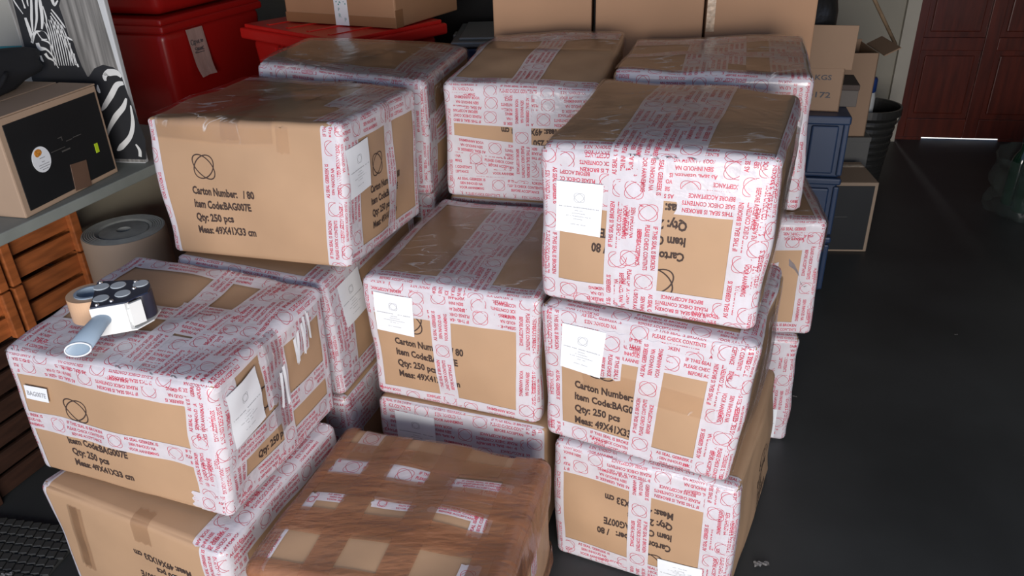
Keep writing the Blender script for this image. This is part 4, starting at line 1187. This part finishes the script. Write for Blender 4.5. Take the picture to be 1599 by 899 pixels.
# ================================================================== blue cabinet and what stands on it
M_blue = mat('blue_plastic', (.014, .032, .078), .42, noise=.06, nscale=3, spec=.5)
cr = math.radians(-13)
cb = thing('plastic_cabinet', 'blue plastic storage cabinet with moulded panels, behind the back right cartons', 'cabinet', (1.205, 2.700, 0), cr)
CWb, CDb = .62, .42
for k in range(3):
    z0 = k * .232
    bm = bmesh.new(); bm_box(bm, (CWb - .016, CDb - .016, .228), (-CWb / 2, CDb / 2, z0), .008, 2)
    for x0_, x1_ in ((-.128, -.036), (-.300, -.208), (-.470, -.380)): bm_box(bm, (x1_ - x0_, .016, .175), ((x0_ + x1_) / 2, .002, z0 + .018), .006, 2)
    bm_box(bm, (.020, .014, .19), (-.012, .004, z0 + .01), .005, 2)
    bm_obj('cabinet_module', bm, M_blue, cb)
    bm = bmesh.new(); bm_box(bm, (CWb + .004, CDb + .004, .026 if k < 2 else .032), (-CWb / 2, CDb / 2, z0 + .205 if k < 2 else .660), .007, 2)
    bm_obj('module_rim', bm, M_blue, cb)
# carton marked KGS with its front flap raised
kx = thing('kgs_carton', 'open carton printed KGS with its tall front flap raised, standing on the blue cabinet', 'carton', (1.180, 2.762, .6925), math.radians(-16))
M_kgs = mat('kgs_cardboard', (.26, .17, .11), .8, noise=.05, nscale=4)
bm = bmesh.new()
KW, KD, KH = .40, .30, .152
bm_box(bm, (KW, .005, KH), (-KW / 2, .0025, 0), .001, 1); bm_box(bm, (KW, .005, KH), (-KW / 2, KD, 0), .001, 1)
bm_box(bm, (.005, KD, KH), (-.0025, KD / 2, 0), .001, 1); bm_box(bm, (.005, KD, KH), (-KW + .0025, KD / 2, 0), .001, 1); bm_box(bm, (KW, KD, .005), (-KW / 2, KD / 2, 0), .001, 1)
bm_obj('carton_body', bm, M_kgs, kx)
bm = bmesh.new(); bm_box(bm, (KW + .014, .005, .150), (-KW / 2 + .014, .004, KH - .004), .001, 1, Euler((math.radians(3), 0, 0)).to_matrix()); bm_obj('raised_flap', bm, M_kgs, kx)
bm = bmesh.new(); bm_box(bm, (.005, KD, .15), (-KW + .002, KD / 2, KH), .001, 1, Euler((0, math.radians(-12), 0)).to_matrix()); bm_obj('side_flap', bm, M_kgs, kx)
parts = [place_text('25 KGS', -.135, .112, .018, .095, .02), place_text('30172', -.130, .050, .020, .095, .02)]
for nm, pt_ in zip(('weight_print', 'number_print'), parts):
    V, T = pt_; V3 = np.stack([V[:, 0], np.full(len(V), -.0008), V[:, 1]], 1)
    link(nm, tri_mesh(nm, V3, T, np.zeros(len(T), np.int32)), M_dark_ink, kx)
# dark things inside it
M_stem = mat('pale_wire', (.35, .33, .30), .5, noise=.1)
bs = thing('black_sack', 'black sack sticking out of the open carton printed KGS', 'bag', (1.02, 2.93, .6985), math.radians(-16))
bm = bmesh.new(); bmesh.ops.create_icosphere(bm, subdivisions=4, radius=1)
for v in bm.verts:
    n_ = v.co.normalized(); k = 1 + .08 * math.sin(n_.x * 9) * math.sin(n_.z * 7 + 1)
    v.co = Vector((n_.x * .155 * k, n_.y * .11 * k, max(0, .28 + n_.z * .30 * k)))
bm_obj('sack_body', bm, mat('black_plastic', (.006, .006, .007), .35, noise=.2, bump=.8, bscale=14, bdist=.01), bs, sm=True)

# grey box beside it on the cabinet
gb = thing('small_grey_box', 'low dull grey cardboard box with dark lid beside the open KGS carton', 'box', (1.30, 2.98, .585), math.radians(-14))
gb.location = (1.2535, 2.90, .6925)
box_obj('box_body', (.062, .16, .060), (0, 0, 0), mat('dull_grey_card', (.10, .088, .078), .8, noise=.06), gb, .003)
box_obj('box_lid', (.066, .164, .020), (0, 0, .060), mat('dark_lid', (.055, .040, .034), .8, noise=.1), gb, .003)

# low carton with black front panel at the foot of the cabinet
lc = thing('black_panel_carton', 'low carton with black panel framed in tan, standing on the floor beside the blue cabinet', 'carton', (1.516, 3.038, 0), math.radians(-6))
box_obj('carton_body', (.21, .26, .312), (-.105, .13, 0), M_card_grey, lc, .004)
box_obj('black_panel', (.195, .002, .288), (-.112, -.0012, .010), M_black, lc, .0005)
box_obj('panel_line', (.05, .0008, .002), (-.13, -.0026, .16), mat('grey_line', (.07, .07, .07), .8, noise=.1), lc, 0)
bm = bmesh.new(); bm_box(bm, (.20, .03, .001), (-.105, .205, .312), 0, 1); bm_obj('worn_tape', bm, mat('worn_lid_tape', (.46, .40, .32), .5, noise=.4, nscale=60), lc)
# grey box behind it carrying the tall carton
g2 = thing('grey_box', 'dark grey box behind the low black-panelled carton, under the tall open carton', 'box', (1.60, 3.36, 0), math.radians(-6))
box_obj('box_body', (.40, .30, .398), (-.20, .15, 0), mat('slate_card', (.085, .085, .082), .8, noise=.06), g2, .003)
box_obj('box_lid', (.404, .304, .020), (-.20, .15, .38), bpy.data.materials['slate_card'], g2, .002)
tl = thing('open_carton', 'tall tan open carton standing behind the blue cabinet, left of the black bucket', 'carton', (1.575, 3.375, .4005), math.radians(-6))
bm = bmesh.new(); TW, TD, TH = .33, .25, .36
bm_box(bm, (TW, .005, TH), (-TW / 2, .0025, 0), .001, 1); bm_box(bm, (TW, .005, TH + .01), (-TW / 2, TD, 0), .001, 1); bm_box(bm, (.005, TD, TH), (-.0025, TD / 2, 0), .001, 1); bm_box(bm, (.005, TD, TH), (-TW + .0025, TD / 2, 0), .001, 1); bm_box(bm, (TW, TD, .005), (-TW / 2, TD / 2, 0), .001, 1)
bm_obj('carton_body', bm, M_kgs, tl)
bm = bmesh.new(); bm_box(bm, (.005, TD, .07), (.022, TD / 2, TH - .012), .001, 1, Euler((0, math.radians(62), 0)).to_matrix()); bm_obj('side_flap', bm, M_kgs, tl)

# black bucket with a lidless ribbed body
bk = thing('black_bucket', 'black ribbed bucket with wire handle standing on the floor beside the door frame', 'bucket', (1.83, 3.93, 0))
bm = bmesh.new(); pf = [(.0001, .004), (.105, .004)]
for k in range(9): z = .01 + k * .036; r = .108 + k * .0035; pf += [(r, z), (r + .004, z + .012), (r + .004, z + .022), (r, z + .030)]
pf += [(.150, .345), (.156, .348), (.156, .385), (.146, .385), (.140, .37), (.112, .03), (.0001, .03)]
bm_lathe(bm, pf, 44); bm_obj('bucket_body', bm, mat('black_bucket_plastic', (.020, .020, .019), .35, noise=.1, spec=.6), bk, sm=False)
bm = bmesh.new(); bm_tube(bm, [(.158 * math.cos(a), -.02 - .10 * math.sin(a) * .6, .355 - .09 * math.sin(a)) for a in [PI * (k / 16) for k in range(17)]], .004, 8); bm_obj('wire_handle', bm, mat('dark_wire', (.05, .05, .05), .4, noise=.1), bk, sm=True)
bt_ = thing('spray_bottle', 'blue and white bottle standing in the black bucket', 'bottle', (1.80, 3.90, .031))
bm = bmesh.new(); bm_lathe(bm, [(.0001, 0), (.034, 0), (.036, .01), (.036, .40), (.030, .43)], 24); bm_obj('bottle_body', bm, mat('white_bottle', (.50, .52, .52), .4, noise=.03), bt_, sm=True)
bm = bmesh.new(); bm_lathe(bm, [(.031, .428), (.034, .432), (.034, .49), (.028, .50), (.0001, .50)], 24); bm_obj('bottle_cap', bm, mat('blue_cap', (.01, .035, .16), .4, noise=.05), bt_, sm=True)

# broom stick leaning against the back wall
st = thing('wooden_stick', 'thin wooden stick leaning diagonally against the wall above the open carton', 'stick', (1.93, 3.9, .36))
bm = bmesh.new(); bm_tube(bm, [(0, 0, 0), (-.30, .06, .33), (-.62, .14, .70)], .0085, 8); 
st.location = (0, 0, 0)
bm.free()
bm = bmesh.new()
E_ = Vector((1.745, 3.60, .745)); 
bm_tube(bm, [E_, E_ + Vector((-.135, -.05, .175)), E_ + Vector((-.30, -.12, .39))], .008, 8)
st.location = E_
for v in bm.verts: v.co -= E_
bm_obj('stick_shaft', bm, mat('worn_wood', (.22, .15, .09), .7, noise=.25, nscale=20), st, sm=True)

# made-up black cupboard, added to keep the dark back corner black
dk = thing('added_black_cupboard', 'made-up tall black cupboard filling the dark corner behind the red totes', 'cupboard', (-.30, 3.75, 0), math.radians(-11))
M_cup = mat('matt_black', (.010, .010, .011), .7, noise=.1)
box_obj('cupboard_body', (1.30, .45, 1.9), (0, .225, 0), M_cup, dk, .006)
for x in (-.325, .325):
    dd = box_obj('cupboard_door', (.635, .016, 1.82), (x, -.008, .05), M_cup, dk, .004)
    box_obj('door_pull', (.014, .02, .12), (x - .28 * (1 if x > 0 else -1), -.026, 1.0), bpy.data.materials['dark_wire'], dd, .003)

# pack of dark green bottles at the right edge
M_bot = mat('dark_green_glass', (.006, .022, .013), .12, noise=.2, spec=.8)
for i, (x, y) in enumerate(((2.40, 3.42), (2.50, 3.46), (2.45, 3.33), (2.545, 3.37), (2.405, 3.515))):
    b_ = thing('glass_bottle', ('dark green bottle in the pack at the right edge, at its front left', 'dark green bottle in the pack at the right edge, second from the wall side',
        'dark green bottle in the pack at the right edge, nearest the camera', 'dark green bottle in the pack at the right edge, farthest right', 'dark green bottle in the pack at the right edge, nearest the door')[i], 'bottle', (x, y, 0), 0, 'dark bottles by the right edge')
    bm = bmesh.new(); bm_lathe(bm, [(.0001, 0), (.040, 0), (.043, .006), (.043, .20), (.036, .235), (.018, .265), (.015, .31), (.017, .315), (.017, .335), (.0001, .335)], 28); bm_obj('bottle_glass', bm, M_bot, b_, sm=True)
    bm = bmesh.new(); bm_lathe(bm, [(.0195, .300), (.0195, .338), (.0001, .3385)], 20); bm_obj('bottle_cap', bm, M_black, b_, sm=True)
M_wrap = mat('clear_wrap', (.10, .13, .12), .15, alpha=.16, bump=.8, bscale=30, bdist=.01, spec=.6)
wr_ = thing('bottle_wrap', 'crumpled clear plastic wrap around the dark bottles at the right edge', 'plastic wrap', (2.455, 3.42, 0))
bm = bmesh.new(); n = 60; rings = []
for j in range(12):
    z = .005 + j * .024; ring = []
    for k in range(n):
        a = 2 * PI * k / n; r = .205 + .010 * math.sin(a * 5 + j) + .008 * math.sin(a * 13 + j * 2.1) + (.012 * math.sin(j * 1.3))
        ring.append(bm.verts.new((r * math.cos(a), r * .9 * math.sin(a), z)))
    rings.append(ring)
for A_, B_ in zip(rings, rings[1:]):
    for k in range(n): bm.faces.new((A_[k], A_[(k + 1) % n], B_[(k + 1) % n], B_[k]))
bm_obj('film_sleeve', bm, M_wrap, wr_, sm=True)

# honeycomb rubber mat at the lower left
mt_ = thing('rubber_mat', 'black rubber mat with a raised block tread on the floor at lower left', 'mat', (-1.33, 1.38, 0), math.radians(-12))
M_rub = mat('black_rubber', (.030, .031, .030), .55, noise=.15)
bm = bmesh.new(); bm_box(bm, (.34, .40, .008), (0, 0, .0005), .002, 1)
for i in range(13):
    for j in range(15):
        bm_box(bm, (.021, .022, .007), (-.155 + i * .026 + (.006 if j % 2 else 0), -.185 + j * .0265, .008), .0015, 1, Euler((0, 0, .25)).to_matrix())
bm_obj('mat_tread', bm, M_rub, mt_)
# scraps on the floor
def scrap(name, loc, lab, mt, s=.03, seed=1, cat='scrap'):
    r_ = random.Random(seed); bm = bmesh.new(); g = []
    for i in range(9):
        row = []
        for j in range(5):
            row.append(bm.verts.new(((i / 8 - .5) * s * 2.2, (j / 4 - .5) * s * (.8 + .3 * math.sin(i)), .004 + .35 * s * abs(math.sin(i * 1.1 + j)) + r_.uniform(0, .15) * s)))
        g.append(row)
    for i in range(8):
        for j in range(4): bm.faces.new((g[i][j], g[i + 1][j], g[i + 1][j + 1], g[i][j + 1]))
    o = bm_obj(name, bm, mt, None, sm=True); o.location = loc; o.rotation_euler = (0, 0, r_.uniform(-.4, .6))
    tag(o, lab, cat); return o
M_clearscrap = mat('clear_scrap', (.45, .44, .43), .25, noise=.3, nscale=80, alpha=.55)
scrap('tape_scrap', (.575, 1.355, 0), 'crumpled bit of clear tape on the floor beside the front right stack', M_clearscrap, .016, 3)
scrap('paper_scrap', (.875, 2.02, 0), 'tiny pale curl of plastic on the dark floor right of the back right stack', M_clearscrap, .006, 5)
scrap('paper_scrap', (1.55, 2.35, 0), 'tiny speck of paper on the open floor, far right of the cartons', M_clearscrap, .005, 6)
scrap('paper_scrap', (-1.245, 1.385, .016), 'small grey paper corner lying on the black rubber mat', M_clearscrap, .012, 7)
# torn end of tape curling off carton H
